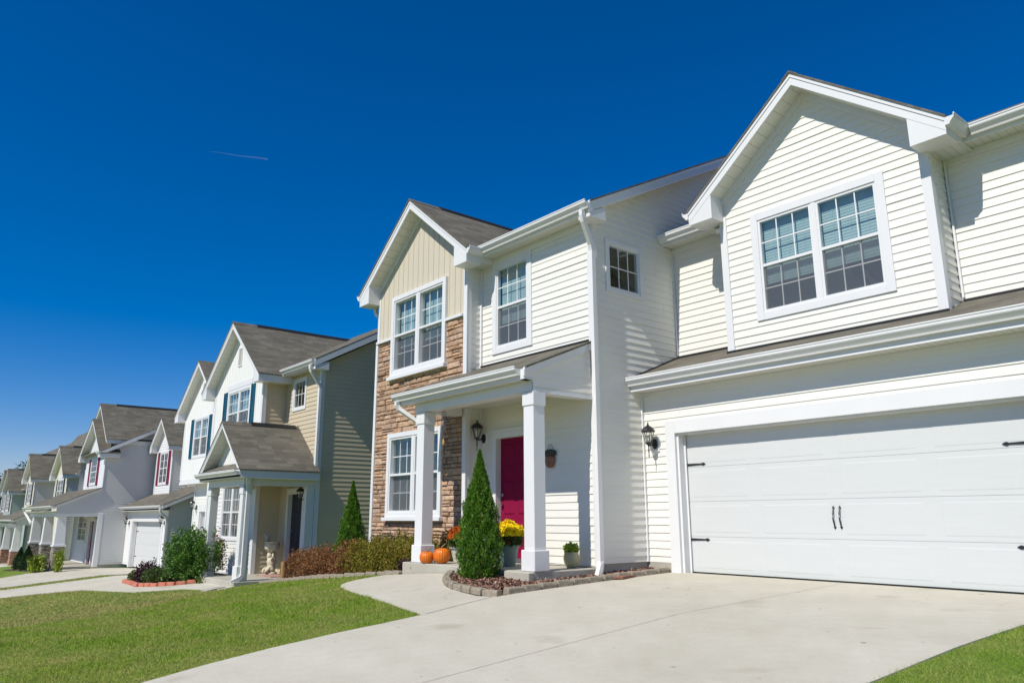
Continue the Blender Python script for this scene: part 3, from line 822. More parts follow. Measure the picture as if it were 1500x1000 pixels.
def inpoly(px, py, poly):
    px = np.asarray(px); py = np.asarray(py); r = np.zeros(px.shape, bool); n = len(poly)
    for i in range(n):
        x0, y0 = poly[i]; x1, y1 = poly[(i + 1) % n]
        if y0 == y1: continue
        c = ((y0 > py) != (y1 > py)) & (px < (x1 - x0) * (py - y0) / (y1 - y0) + x0); r ^= c
    return r

def sheet(name, poly, off, m, depth=.06, step=.35, hf=None, kind='structure', jit=0):
    hf = hf or G
    bd = []
    n = len(poly)
    for i in range(n):
        a, b = V(poly[i]), V(poly[(i + 1) % n]); k = max(1, int((b - a).length / step))
        for j in range(k): bd.append(a + (b - a) * j / k)
    nb = len(bd)
    xs = [p[0] for p in bd]; ys = [p[1] for p in bd]
    gx = np.arange(min(xs) + step / 2, max(xs), step); gy = np.arange(min(ys) + step / 2, max(ys), step)
    A, B = np.meshgrid(gx, gy); A = A.ravel(); B = B.ravel(); ok = inpoly(A, B, [tuple(p) for p in bd])
    pts = bd + [V((a, b)) for a, b in zip(A[ok], B[ok])]
    vs, es, fs, *_ = delaunay_2d_cdt(pts, [(i, (i + 1) % nb) for i in range(nb)], [], 1, 1e-5)
    z = [hf(v.x, v.y) + off + (R.uniform(-jit, jit) if jit else 0) for v in vs]
    mb = MB(); mb.v = [(v.x, v.y, h) for v, h in zip(vs, z)]; mb.f = [tuple(f) for f in fs]
    c = {}
    for f in fs:
        for i in range(len(f)):
            e = (f[i], f[(i + 1) % len(f)]); k = tuple(sorted(e)); c[k] = None if k in c else e
    base = len(mb.v); mp = {}
    for k, e in c.items():
        if e is None: continue
        for q in e:
            if q not in mp: mp[q] = len(mb.v); mb.v.append((mb.v[q][0], mb.v[q][1], mb.v[q][2] - depth))
        mb.f.append((e[1], e[0], mp[e[0]], mp[e[1]]))
    o = mb.build(name, m, recalc=False)
    if kind: o['kind'] = kind
    return o

DRIVE = [(-8.0, 9.97), (-7.99, 8.6), (-7.97, 7.2), (-7.90, 6.40), (-7.98, 6.25), (-8.2, 6.2), (-8.6, 6.27), (-9.0, 6.36), (-9.4, 6.52), (-9.84, 6.78), (-10.2, 7.08), (-10.45, 7.36), (-12.02, 7.36), (-12.62, 7.42), (-12.61, 7.14), (-12.52, 6.8), (-12.3, 6.48), (-11.93, 6.18),
         (-11.3, 5.84), (-10.77, 5.66), (-10.14, 5.52), (-8.94, 5.29), (-8.34, 5.17), (-7.74, 5.05), (-7.70, 4.5), (-7.70, 4.0), (-7.62, 3.24), (-7.47, 2.54), (-7.28, 1.96), (-6.95, .5), (-6.8, -6.6), (-2.75, -6.6), (-2.70, 2), (-2.64, 5.26), (-2.56, 6.44), (-2.52, 7.85), (-2.5, 9.97)]
def inset(poly, d):
    n = len(poly); out = []
    ar = sum(poly[i][0] * poly[(i + 1) % n][1] - poly[(i + 1) % n][0] * poly[i][1] for i in range(n)); sg = 1 if ar > 0 else -1
    for i in range(n):
        a, b, c = V(poly[i - 1]), V(poly[i]), V(poly[(i + 1) % n]); t = ((b - a).normalized() + (c - b).normalized()).normalized()
        out.append((b.x - t.y * d * sg, b.y + t.x * d * sg))
    return out
DRIVE_DEEP = inset(DRIVE, .30)
if not inpoly(np.array([-5.0]), np.array([0.0]), inset(DRIVE, .3))[0] or inset(DRIVE, .3)[-1][0] > DRIVE[-1][0]: DRIVE_DEEP = inset(DRIVE, -.30)
SG = 1 if DRIVE_DEEP == inset(DRIVE, .30) else -1
terrain()
sheet('driveway', DRIVE, .006, 'concrete', .10)
# control joints in the driveway
def joint(a, b, w=.0035, nm='joint'):
    mb = MB(); a = V(a); b = V(b); n = int((b - a).length / .3) + 1; t = (b - a).normalized(); s = V((-t.y, t.x)) * w
    for i in range(n):
        p = a + (b - a) * i / n; q = a + (b - a) * (i + 1) / n
        P = lambda v: (v.x, v.y, G(v.x, v.y) + .0095)
        mb.poly([P(p - s), P(q - s), P(q + s), P(p + s)])
    return mb
jm = joint((-5.18, 9.9), (-5.25, -6)); 
for a in (joint((-7.74, 5.1), (-7.96, 6.24), .011),): jm.mesh(a.v, a.f)
o = jm.build('driveway_joints', 'joint', recalc=False); o['kind'] = 'structure'
BD = [(-26.2, 10.3), (-25.7, 7.0), (-25.4, 6.0), (-22.8, 5.7), (-21.6, 6.3), (-21.1, 7.0), (-18.9, 7.0), (-18.5, 6.62), (-20.3, 6.25), (-21.4, 5.35), (-24.2, 4.75), (-25.7, 4.0), (-26.5, 2.5), (-26.8, -6.6), (-32.5, -6.6), (-32.4, 10.3)]
sheet('neighbor_driveway', BD, .012, 'concrete', .1, .6)
CD = [(-41.4, 10.1), (-43.8, 6.6), (-42.5, 6.0), (-41.5, 4.8), (-41.0, -6.6), (-35.3, -6.6), (-35.0, 5.0), (-35.0, 10.1)]
sheet('neighbor_driveway', CD, .012, 'concrete', .1, .8)
sheet('neighbor_driveway', [(-62, 10.1), (-62, -6.6), (-56.5, -6.6), (-56, 10.1)], .012, 'concrete', .1, 1)
# street behind the camera with its kerb
sheet('road', [(-150, -19), (-150, -9.2), (60, -9.2), (60, -19)], -.03, 'asphalt', .1, 3)
sheet('pavement', [(-150, -9.15), (-150, -6.65), (60, -6.65), (60, -9.15)], .012, 'concrete', .25, 2)

# planting beds
MULCH = [(-8.44, 7.41), (-8.44, 9.84), (-8.10, 9.84), (-8.08, 8.3), (-8.06, 7.2), (-8.03, 6.50), (-8.5, 6.42), (-9.0, 6.50), (-9.35, 6.65), (-9.75, 6.89), (-10.1, 7.15), (-10.28, 7.385), (-9.03, 7.385), (-9.03, 7.29), (-8.45, 7.29)]
def mulch_h(x, y):
    return max(G(x, y), -.13) + .03
b1 = sheet('mulch_bed', MULCH, 0, 'soil', .15, .12, mulch_h, kind='structure', jit=.006)
HEDGE = [(-12.05, 7.42), (-12.9, 7.56), (-14.0, 7.36), (-16.5, 7.46), (-18.6, 7.58), (-18.9, 8.3), (-17.5, 8.9), (-15.05, 8.9), (-15.05, 8.36), (-12.05, 8.36)]
b2 = sheet('hedge_bed', HEDGE, .01, 'soil', .15, .25, kind='structure', jit=.01)
b3 = sheet('side_bed', [(-21.62, 8.25), (-21.62, 7.0), (-21.7, 6.4), (-22.8, 5.82), (-25.2, 6.1), (-25.6, 7.0), (-25.4, 8.25)], .015, 'soil', .15, .4, kind='structure', jit=.01)
b4 = sheet('far_bed', [(-42.2, 8.5), (-42.2, 6.6), (-44, 6.2), (-49.5, 5.8), (-50.5, 7.0), (-49, 7.1), (-43.0, 7.1), (-42.9, 8.5)], .03, 'soil', .15, .5, kind='structure', jit=.01)

def scatter_mesh(name, m, P, Q, parent=None):
    """P: (n,k,3) polygons with k corners each"""
    n, k, _ = P.shape
    me = bpy.data.meshes.new(name)
    me.vertices.add(n * k); me.vertices.foreach_set('co', P.reshape(-1))
    me.loops.add(n * k); me.loops.foreach_set('vertex_index', np.arange(n * k, dtype=np.int32))
    me.polygons.add(n); me.polygons.foreach_set('loop_start', np.arange(0, n * k, k, dtype=np.int32)); me.polygons.foreach_set('loop_total', np.full(n, k, np.int32))
    me.update(calc_edges=True); me.materials.append(M[m])
    o = bpy.data.objects.new(name, me); col.objects.link(o)
    if parent is not None:
        o.parent = parent; o.matrix_parent_inverse = world_of(parent).inverted()
    return o

def rdirs(n, up=0.0):
    d = NR.normal(size=(n, 3)); d[:, 2] += up; return d / np.linalg.norm(d, axis=1, keepdims=True)

def leaves(name, m, C, size, parent=None, up=.3, aspect=.55, var=.4, N=None, nb=0.6):
    """leaf-shaped quads (diamonds) at points C; N outward normals bias the facing"""
    n = len(C); a = rdirs(n, up)
    if N is not None: a = a * .8 + N * .5; a /= np.linalg.norm(a, axis=1, keepdims=True)
    nrm = rdirs(n, .2)
    if N is not None: nrm = nrm * (1 - nb) + N * nb + np.array([0, 0, .25])
    b = np.cross(nrm, a); b /= np.linalg.norm(b, axis=1, keepdims=True) + 1e-9
    s = size * (1 + var * NR.uniform(-1, 1, (n, 1)))
    P = np.stack([C - a * s * .5, C + b * s * aspect * .5 + a * s * .05, C + a * s * .5, C - b * s * aspect * .5 + a * s * .05], 1)
    return scatter_mesh(name, m, P, None, parent)

def shell(n, c, r, thick=.35, bump=.15, seed=0, flat=.0, freq=3.0, low=-1):
    """points in the outer shell of a lumpy ellipsoid, with outward normals"""
    d = rdirs(int(n * 1.6)); d = d[d[:, 2] > low][:n]; n = len(d)
    ph = np.random.default_rng(seed).uniform(0, 6.28, 9)
    lump = 1 + bump * (np.sin(freq * d[:, 0] * 2 + ph[0]) * np.sin(freq * d[:, 1] * 2 + ph[1]) + .7 * np.sin(freq * 1.9 * d[:, 2] + ph[2]) * np.sin(freq * 2.3 * d[:, 0] + ph[3]) + .4 * np.sin(freq * 4.1 * d[:, 1] + ph[4] + 3 * d[:, 2]))
    rad = lump * (1 - thick * NR.uniform(0, 1, n) ** 2)
    return np.array(c) + d * np.array(r) * rad[:, None], d

# lawn blades (real geometry, too many to count)
def grass(name, region, n, m, label, h=.045, w=.006, excl=(), cell=None):
    xs = [p[0] for p in region]; ys = [p[1] for p in region]
    # density falls off with distance from the camera
    x = NR.uniform(min(xs), max(xs), n * 3); y = NR.uniform(min(ys), max(ys), n * 3)
    d = np.hypot(x, y); keep = NR.uniform(0, 1, len(x)) < np.clip((7.0 / d) ** 1.2, 0, 1)
    ok = inpoly(x, y, region) & keep
    for e in excl: ok &= ~inpoly(x, y, e)
    x = x[ok][:n]; y = y[ok][:n]; k = len(x)
    z = Gf(x, y) - .010
    sc = np.clip(np.hypot(x, y) / 8.0, .8, 2.2)
    patch = .7 + .45 * np.sin(x * 1.3 + 2 * np.sin(y * .9)) * np.sin(y * 1.7 + x * .4) + .2 * NR.uniform(-1, 1, k)
    H = (h * np.clip(patch, .45, 1.3) + .013) * (1 + .35 * NR.uniform(-1, 1, k))
    cl = np.sin(x * 9 + 3 * np.sin(y * 7)) * np.sin(y * 11 + 2 * np.sin(x * 6)); H *= 1 + .55 * np.clip(cl - .45, 0, 1) * 2
    H *= np.where(NR.uniform(0, 1, k) > .99, 1.6, 1)
    a = NR.uniform(0, 6.283, k); lean = NR.normal(0, .75, (k, 2)) * H[:, None]
    ww = w * sc * .85 * (1 + .3 * NR.uniform(-1, 1, k))
    B0 = np.stack([x - ww * np.cos(a), y - ww * np.sin(a), z], 1); B1 = np.stack([x + ww * np.cos(a), y + ww * np.sin(a), z], 1)
    T = np.stack([x + lean[:, 0], y + lean[:, 1], z + H], 1)
    o = scatter_mesh(name, m, np.stack([B0, B1, T], 1), None)
    return tag(o, label, 'grass', kind='stuff')

# ------------------------------------------------------------------ MAIN HOUSE
def main_house():
    siding = lambda *a, **k: globals()['siding'](*a, **(k if k.get('vertical') else dict(k, seams=True)))
    H = empty('house', (-8.4, 9.86, 0), 'cream clapboard house with stone bay, covered porch and wide white garage door', 'house', 'houses along the row')
    XS = -8.43
    # --- side wall facing the driveway (rake top)
    swin = (9.04, 9.98, 4.57, 5.53)
    hole = window(H, FXp(XS), *[swin[0], swin[1], swin[2], swin[3]], units=1, tw=.075, cols=3, rows=2, hung=False, drop=0, screen=False)
    rz = lambda y: 5.98 + .52 * (y - 8.74)
    siding(H, FXp(XS), 8.74, 14.2, .15, 9, 'cream', [hole], [(8.74, rz(8.74)), (14.2, rz(14.2))])
    siding(H, FXp(XS), 14.2, 19.6, 3.0, 9, 'cream', [], [(14.2, rz(14.2)), (19.6, rz(8.8))])
    MB().box(XS - .3, XS - .012, 8.76, 9.84, -.5, .15).build('foundation', 'found', H)
    # --- upper front wall over the porch
    fw = (-11.13, -9.97, 3.87, 5.69)
    fh = window(H, FY(8.74), *fw, units=1, tw=.125, drop=.70)
    dh = panel_door(H, FY(8.74), -11.0, -10.09, .13, 2.27, 'maroon')
    siding(H, FY(8.74), -11.5, XS, .10, 5.84, 'cream', [fh, (dh[0] - .1, dh[1] + .1, 0, dh[3] + .1)])
    MB().box(dh[0], dh[1], 8.88, 9.0, 0, 2.4).build('door_backing', 'navy', H)
    cboard(H, XS - .10, XS + .028, 8.708, 8.738, .10, 5.80); cboard(H, XS + .001, XS + .028, 8.739, 8.83, .15, 5.80)
    MB().box(XS - .10, XS + .003, 8.74, 8.8, 5.60, 5.9).build('trim_block', 'trim', H)
    # --- bump-out with stone below and vertical boards above
    yb = 8.39
    w2 = (-14.25, -12.14, 3.84, 5.64); w1 = (-14.25, -12.2, .86, 2.60)
    h2 = window(H, FY(yb), *w2, units=2, tw=.10, drop=.66, proud=.085)
    h1 = window(H, FY(yb), *w1, units=2, tw=.10, drop=.74, proud=.085, sill=True, closed=False)
    MB().fbox(FY(yb), w2[0] - .06, w2[1] + .03, w2[2] - .085, w2[2] - .002, 0, .13).build('sill', 'trim', H, bevel=.006)
    tops = gable_roof(H, -13.2, 1.70, yb, 13.2, 5.92, .80, ov_s=.40, ov_f=.33, ret_z=5.62, ret_w=.42)
    siding(H, FY(yb), -14.9, -11.5, 4.74, 7.4, 'batten_tan', [h2], tops, vertical=True)
    stone_wall(H, FY(yb), -14.9, -11.58, -.5, 4.68, 'stone', [h2, h1])
    lt = MB(); lt.fbox(FY(yb), -14.9, w2[0], 4.68, 4.74, 0, .085); lt.fbox(FY(yb), w2[1], -11.58, 4.68, 4.74, 0, .085); lt.build('stone_ledge', 'trim', H, bevel=.006)
    siding(H, FXp(-11.5), yb, 8.74, .1, 5.84, 'cream')
    cboard(H, -11.585, -11.47, yb - .032, yb - .002, .10, 6.0); cboard(H, -11.499, -11.472, yb, yb + .09, .10, 5.66)
    cboard(H, -14.93, -14.84, yb - .062, yb - .002, -.1, 4.68); cboard(H, -14.93, -14.84, yb - .032, yb - .002, 4.74, 5.9)
    siding(H, FXn(-14.9), yb, 18, -.4, 5.9, 'cream')
    MB().box(-11.54, -11.44, 8.69, 8.738, .1, 5.8).build('corner_post', 'trim', H)
    # downspout peeking out at the far eave of the bump
    downspout(H, [(-15.2, yb + .05, 5.66), (-15.2, yb + .05, 5.50), (-14.98, yb + .05, 5.36), (-14.98, yb + .05, 0)], .04, .03)
    gutter(H, 'y', 8.05, 8.42, -11.098, 5.77, 1, h=1.1); gutter(H, 'y', 8.05, 13.0, -15.302, 5.77, -1, h=1.1)
    # --- main roof (left block)
    ey, ez, sl = 8.42, 5.97, .52
    ry = 14.1; rzz = ez + sl * (ry - ey)
    slab_roof(H, [(-11.1, ey, ez), (XS + .30, ey, ez), (XS + .30, ry, rzz), (-15.25, ry, rzz), (-15.25, ry - 1.5, rzz - .78), (-13.2, ry - 1.5, rzz - .78)])
    slab_roof(H, [(-15.25, 19.9, ez), (-15.25, ry, rzz), (XS + .30, ry, rzz), (XS + .30, 19.9, ez)])
    MB().box(-11.08, XS + .27, ey + .0, ey + .025, ez - .20, ez - .036).build('fascia', 'trim', H)
    MB().box(-11.1, XS + .26, ey + .026, 8.74, ez - .18, ez - .16).build('eave_soffit', 'soffit', H, uv=True)
    MB().box(-11.47, XS, 8.705, 8.739, ez - .30, ez - .182).build('frieze', 'trim', H)
    gutter(H, 'x', -11.07, XS + .29, ey - .002, ez - .155, h=1.1)
    # rake towards the driveway
    X1 = XS + .26
    rake(H, (X1, ey - .02, ez - .015), (X1, ry, rzz - .036), 1, .028, .19)
    rake(H, (X1 + .028, ey - .02, ez - .012), (X1 + .028, ry, rzz - .033), 1, .010, .055)
    rake(H, (X1, 19.9, ez - .03), (X1, ry, rzz - .036), 1, .028, .19)
    k = MB(); zt = lambda y: ez - .05 + sl * (y - ey)
    k.hexa([(XS + .01, ey + .03, zt(ey) - .145), (X1, ey + .03, zt(ey) - .145), (X1, ry, zt(ry) - .145), (XS + .01, ry, zt(ry) - .145)], [(XS + .01, ey + .03, zt(ey) - .12), (X1, ey + .03, zt(ey) - .12), (X1, ry, zt(ry) - .12), (XS + .01, ry, zt(ry) - .12)])
    k.build('rake_soffit', 'soffit_rake', H, uv=True)
    # eave return box at the corner
    MB().prism([(ey + .002, ez - .19), (ey + .002, ez - .28), (8.80, ez - .28), (8.80, ez - .04)], 'x', XS + .012, X1 + .02).build('eave_return', 'trim', H)
    # --- downspout at the front corner
    xd = XS + .075
    downspout(H, [(XS + .16, ey - .06, ez - .16), (XS + .16, ey - .06, ez - .30), (xd, 8.66, ez - .72), (xd, 8.66, .14), (xd + .12, 8.46, -.03)], .036, .042)
    # --- recessed upper wall (right block) with its own gable
    yr = 10.9; yg = 10.35; xl, xr = -6.95, -3.66
    gw = (-6.40, -4.25, 3.845, 5.62)
    gh = window(H, FY(yg), *gw, units=2, tw=.125, drop=.68)
    tg = gable_roof(H, (xl + xr) / 2, (xr - xl) / 2, yg, 14.2, 5.93, .80, ov_s=.40, ov_f=.36, ret_z=5.66, ret_w=.46)
    siding(H, FY(yg), xl, xr, 3.40, 7.3, 'cream', [gh], tg)
    siding(H, FXp(xr), yg, yr, 3.4, 5.74, 'cream'); siding(H, FXn(xl), yg, yr, 3.4, 5.74, 'cream')
    for x0, x1 in ((xl - .028, xl + .10), (xr - .10, xr + .028)): cboard(H, x0, x1, yg - .03, yg - .001, 3.4, 5.75)
    cboard(H, xr + .001, xr + .028, yg, yg + .09, 3.42, 5.72); cboard(H, xl - .028, xl - .001, yg, yg + .09, 3.42, 5.72)
    siding(H, FY(yr), XS, xl, 3.55, 5.74, 'cream'); siding(H, FY(yr), xr, -1.9, 3.55, 5.74, 'cream')
    MB().box(XS + .002, XS + .03, yr - .05, yr - .017, 3.7, 5.7).build('corner_post', 'trim', H)
    MB().box(xr + .018, xr + .045, yr - .05, yr - .017, 3.7, 5.7).build('corner_post', 'trim', H)
    siding(H, FXp(-1.9), 9.86, 20, .1, 9, 'cream', [], [(9.86, 2.92), (10.9, 3.4), (10.901, 5.85), (15.2, 8.0), (20, 5.85)])
    ey2, ez2 = 10.56, 5.92; ry2 = 15.2; rz2 = ez2 + .5 * (ry2 - ey2)
    slab_roof(H, [(XS, ey2, ez2), (-7.2, ey2, ez2), (-5.3, 13.9, ez2 + .5 * 3.34), (-3.4, ey2, ez2), (-1.55, ey2, ez2), (-1.55, ry2, rz2), (XS, ry2, rz2)])
    slab_roof(H, [(XS, 20.3, ez2 - .1), (XS, ry2, rz2), (-1.55, ry2, rz2), (-1.55, 20.3, ez2 - .1)])
    for a, b in ((XS + .02, -7.33), (-3.30, -1.55)):
        MB().box(a, b, ey2, ey2 + .025, ez2 - .20, ez2 - .036).build('fascia', 'trim', H)
        MB().box(a, b, ey2 + .026, yr, ez2 - .18, ez2 - .16).build('eave_soffit', 'soffit', H, uv=True)
        MB().box(a if a < -8 else xr, b if b > -3 else xl, yr - .035, yr - .001, ez2 - .29, ez2 - .182).build('frieze', 'trim', H)
    gutter(H, 'x', XS + .02, -7.30, ey2 - .002, ez2 - .155, h=1.1)
    gutter(H, 'x', -3.14, -1.55, ey2 - .002, ez2 - .155, h=1.1)
    gutter(H, 'y', 9.97, 10.70, -3.262, ez2 - .15, 1, h=1.1); gutter(H, 'y', 9.97, 10.56, -7.348, ez2 - .15, -1, h=1.1)
    downspout(H, [(-7.16, 10.49, 5.80), (-7.16, 10.49, 5.66), (-7.0, 10.40, 5.60), (-7.0, 10.305, 5.53)], .04, .03)
    # --- garage front and its lean-to roof
    yg0 = 9.86
    gd = garage_door(H, FY(yg0), -7.76, -2.76, .0, 2.17)
    siding(H, FY(yg0), XS, -1.9, .15, 2.92, 'cream', [(gd[0] - .06, gd[1] + .06, -1, gd[3] + .06)])
    F0 = MB(); F0.box(XS - .012, -7.95, yg0 - .006, yg0 + .2, -.3, .15); F0.box(-2.57, -1.9, yg0 - .006, yg0 + .2, -.3, .15); F0.build('foundation', 'found', H)
    cboard(H, -1.98, -1.87, yg0 - .03, yg0 - .001, .1, 2.9)
    MB().box(XS + .002, XS + .035, yg0 - .05, yg0 - .017, .15, 2.9).build('corner_post', 'trim', H)
    MB().box(-7.9, -2.6, 10.12, 10.2, 0, 2.6).build('garage_backing', 'trim', H)
    ge = 9.55; gz = 3.12; gs = .40
    slab_roof(H, [(XS + .001, ge, gz), (-1.6, ge, gz), (-1.6, 10.95, gz + gs * 1.4), (XS + .001, 10.95, gz + gs * 1.4)])
    MB().box(XS + .02, -1.62, ge, ge + .025, gz - .22, gz - .036).build('fascia', 'trim', H)
    MB().box(XS + .002, -1.62, ge + .026, yg0, gz - .22, gz - .20).build('eave_soffit', 'soffit', H, uv=True)
    MB().box(XS + .002, -1.9, yg0 - .034, yg0 - .001, gz - .27, gz - .222).build('frieze', 'trim', H)
    gutter(H, 'x', XS + .01, -1.6, ge - .002, gz - .135, h=1.15)
    fl = MB(); fz = lambda y: gz + gs * (y - ge)
    fl.hexa([(XS + .016, ge, fz(ge) + .003), (XS + .045, ge, fz(ge) + .003), (XS + .045, 10.89, fz(10.89) + .003), (XS + .016, 10.89, fz(10.89) + .003)], [(XS + .016, ge, fz(ge) + .028), (XS + .04, ge, fz(ge) + .02), (XS + .04, 10.89, fz(10.89) + .02), (XS + .016, 10.89, fz(10.89) + .028)])
    fl.box(XS + .05, xl - .03, 10.84, 10.882, fz(10.84) - .02, fz(10.86) + .035)
    fl.box(xl - .03, xr + .03, 10.29, 10.335, fz(10.29) - .02, fz(10.31) + .03)
    fl.box(xr + .03, -1.9, 10.84, 10.882, fz(10.84) - .02, fz(10.86) + .03)
    fl.build('flashing', 'flash', H)
    # --- porch
    pe, pz, ps = 7.25, 3.07, .415; px0, px1 = -12.15, -8.46
    zr = lambda y: pz + ps * (y - pe)
    slab_roof(H, [(px0, pe, pz), (px1 + .02, pe, pz), (px1 + .02, 8.73, zr(8.73)), (-11.5, 8.73, zr(8.73)), (-11.5, yb - .03, zr(yb - .03)), (px0, yb - .03, zr(yb - .03))], name='porch_roof')
    MB().box(-11.46, XS - .1, 8.69, 8.722, zr(8.70), zr(8.70) + .035).build('flashing', 'flash', H)
    MB().box(px0 + .02, px1 - .02, pe, pe + .025, pz - .19, pz - .036).build('fascia', 'trim', H)
    MB().box(px0 + .02, px1 - .02, pe + .026, 7.42, pz - .19, pz - .17).build('eave_soffit', 'soffit', H, uv=True)
    gutter(H, 'x', px0 + .01, px1 - .10, pe - .002, pz - .135, h=1.1)
    # gutter's closed end and the sloped board of the porch end
    rake(H, (px1 - .03, pe - .01, pz - .02), (px1 - .03, 8.70, zr(8.70) - .02), 1, .03, .13, 'porch_rake')
    rake(H, (px1 + .0, pe - .01, pz - .012), (px1 + .0, 8.70, zr(8.70) - .012), 1, .012, .05, 'porch_rake')
    MB().prism([(pe + .03, pz - .19), (pe + .03, pz - .05), (7.45, zr(7.45) - .05), (7.45, pz - .19)], 'x', px1 - .16, px1 - .03).build('eave_return', 'trim', H)
    siding(H, FXp(px1 - .045), 7.44, 8.70, 2.72, 9, 'cream', [], [(7.44, zr(7.44) - .12), (8.70, zr(8.70) - .12)], name='porch_gable_wall')
    bm_ = MB(); bm_.box(-11.78, px1 - .05, 7.43, 7.67, 2.72, 2.94); bm_.box(-11.78, -11.54, 7.671, yb - .06, 2.72, 2.94); bm_.box(px1 - .30, px1 - .046, 7.671, 8.73, 2.715, 2.94)
    bm_.build('porch_beam', 'trim', H, bevel=.005)
    MB().box(px1 - .044, px1 - .024, 7.44, 8.70, 2.70, 2.76).build('porch_trim', 'trim', H)
    MB().box(-11.54, px1 - .30, 7.67, 8.73, 2.86, 2.885).build('porch_ceiling', 'soffit', H, uv=True)
    for x in (px1 - .15, -11.60): post(H, x, 7.56, .09, 2.72)
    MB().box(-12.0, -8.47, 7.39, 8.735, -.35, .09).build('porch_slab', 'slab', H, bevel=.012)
    MB().box(-9.02, -8.462, 7.30, 7.40, -.35, .085).build('slab_footing', 'slab', H, bevel=.01)
    downspout(H, [(-12.02, pe - .06, pz - .13), (-12.02, pe - .06, pz - .24), (-11.80, 7.50, pz - .50), (-11.745, 7.50, pz - .56)], .035, .035)
    return H
main = main_house()

# ------------------------------------------------------------------ SECOND HOUSE (tan, blue shutters)
def house_b():
    H = empty('house', (-19.05, 9.0, -.75), 'tan clapboard house with white gables, blue shutters and a gabled porch', 'house', 'houses along the row')
    XS = -19.05; Y0 = 9.0; ZF = -.65
    rz = lambda y: 4.98 + .55 * (y - Y0); ry = 13.0
    siding(H, FXp(XS), Y0, ry, -.55, 9, 'tan_lap', [], [(Y0, rz(Y0)), (ry, rz(ry))])
    siding(H, FXp(XS), ry, 17.4, 2, 9, 'tan_lap', [], [(ry, rz(ry)), (17.4, rz(8.6))])
    MB().box(XS - .3, XS - .012, Y0 + .02, 17, -1.3, -.55).build('foundation', 'found', H)
    ey, ez, sl = 8.66, 5.06, .55; rzz = ez + sl * (ry - ey)
    slab_roof(H, [(-20.9, ey, ez), (XS + .28, ey, ez), (XS + .28, ry, rzz), (-32.9, ry, rzz), (-32.9, 10.2, ez + sl * 1.54), (-23.4, 12.0, ez + sl * 3.34)])
    slab_roof(H, [(-32.9, 17.4, ez), (-32.9, ry, rzz), (XS + .28, ry, rzz), (XS + .28, 17.4, ez)])
    X1 = XS + .25
    rake(H, (X1, ey - .02, ez - .015), (X1, ry, rzz - .036), 1, .028, .2)
    k = MB(); zt = lambda y: ez - .05 + sl * (y - ey)
    k.hexa([(XS + .01, ey + .03, zt(ey) - .15), (X1, ey + .03, zt(ey) - .15), (X1, ry, zt(ry) - .15), (XS + .01, ry, zt(ry) - .15)], [(XS + .01, ey + .03, zt(ey) - .12), (X1, ey + .03, zt(ey) - .12), (X1, ry, zt(ry) - .12), (XS + .01, ry, zt(ry) - .12)])
    k.build('rake_soffit', 'soffit_rake', H, uv=True)
    MB().prism([(ey + .002, ez - .19), (ey + .002, ez - .28), (9.06, ez - .28), (9.06, ez - .04)], 'x', XS + .012, X1 + .02).build('eave_return', 'trim', H)
    MB().box(-20.95, X1, ey, ey + .025, ez - .2, ez - .036).build('fascia', 'trim', H)
    MB().box(-20.95, X1, ey + .026, Y0, ez - .18, ez - .16).build('eave_soffit', 'soffit', H, uv=True)
    gutter(H, 'x', -20.9, XS + .27, ey - .002, ez - .155)
    downspout(H, [(XS + .1, ey - .06, ez - .16), (XS + .1, ey - .06, ez - .3), (XS + .02, Y0 - .06, ez - .7), (XS + .02, Y0 - .06, 2.1)], .05, .035)
    cboard(H, XS - .10, XS + .028, Y0 - .03, Y0 - .001, ZF, 4.9); cboard(H, XS + .001, XS + .028, Y0, Y0 + .09, ZF, 4.9)
    # front wall with the small window and the door
    xi = -21.37
    wh = window(H, FY(Y0), -20.87, -19.98, 3.84, 4.78, tw=.08, hung=False, drop=0, screen=False)
    dh = panel_door(H, FY(Y0), -20.72, -19.80, ZF + .03, ZF + 2.15, 'navy')
    siding(H, FY(Y0), xi, XS, ZF, 4.92, 'tan_lap', [wh, (dh[0] - .1, dh[1] + .1, ZF, dh[3] + .1)])
    MB().box(dh[0] - .1, dh[1] + .1, 9.15, 9.2, ZF, 1.8).build('door_backing', 'navy', H)
    siding(H, FXp(xi), 8.3, Y0, ZF, 4.9, 'tan_lap')
    # bump one
    yb = 8.3; xl = -25.5
    u2 = (-24.28, -22.32, 3.30, 4.80); l1 = (-24.05, -22.40, .20, 1.86)
    h2 = window(H, FY(yb), *u2, units=2, tw=.10, drop=.55)
    h1 = window(H, FY(yb), *l1, units=2, tw=.09, drop=.55, screen=False, closed=False)
    MB().fbox(FY(yb), -24.1, -22.35, 1.862, 2.1, 0, .03).build('window_header', 'trim', H)
    MB().fbox(FY(yb), -24.35, -22.25, 4.81, 4.98, 0, .03).build('window_header', 'trim', H)
    tp = gable_roof(H, (xl + xi) / 2, (xi - xl) / 2, yb, 12.3, 4.93, .80, ov_s=.40, ov_f=.34, ret_z=4.68, ret_w=.42)
    siding(H, FY(yb), xl, xi, 2.2, 7, 'batten_white', [h2], tp, vertical=True)
    siding(H, FY(yb), xl, xi, ZF - .1, 2.2, 'cream', [h1])
    gable_vent(H, FY(yb), (xl + xi) / 2, 5.5, 6.1)
    for s in (-24.62, -22.28): shutter(H, FY(yb), s, s + .30, 3.30, 4.78, 'teal_shutter')
    cboard(H, xi - .11, xi + .028, yb - .032, yb - .002, ZF, 4.9); cboard(H, xi + .001, xi + .028, yb, yb + .09, ZF, 4.7)
    cboard(H, xl - .028, xl + .1, yb - .03, yb - .001, ZF, 4.9); siding(H, FXn(xl), yb, 9.8, ZF - .4, 4.9, 'cream')
    # bump two over the garage
    y2 = 9.5; x2, x3 = -32.7, -28.45
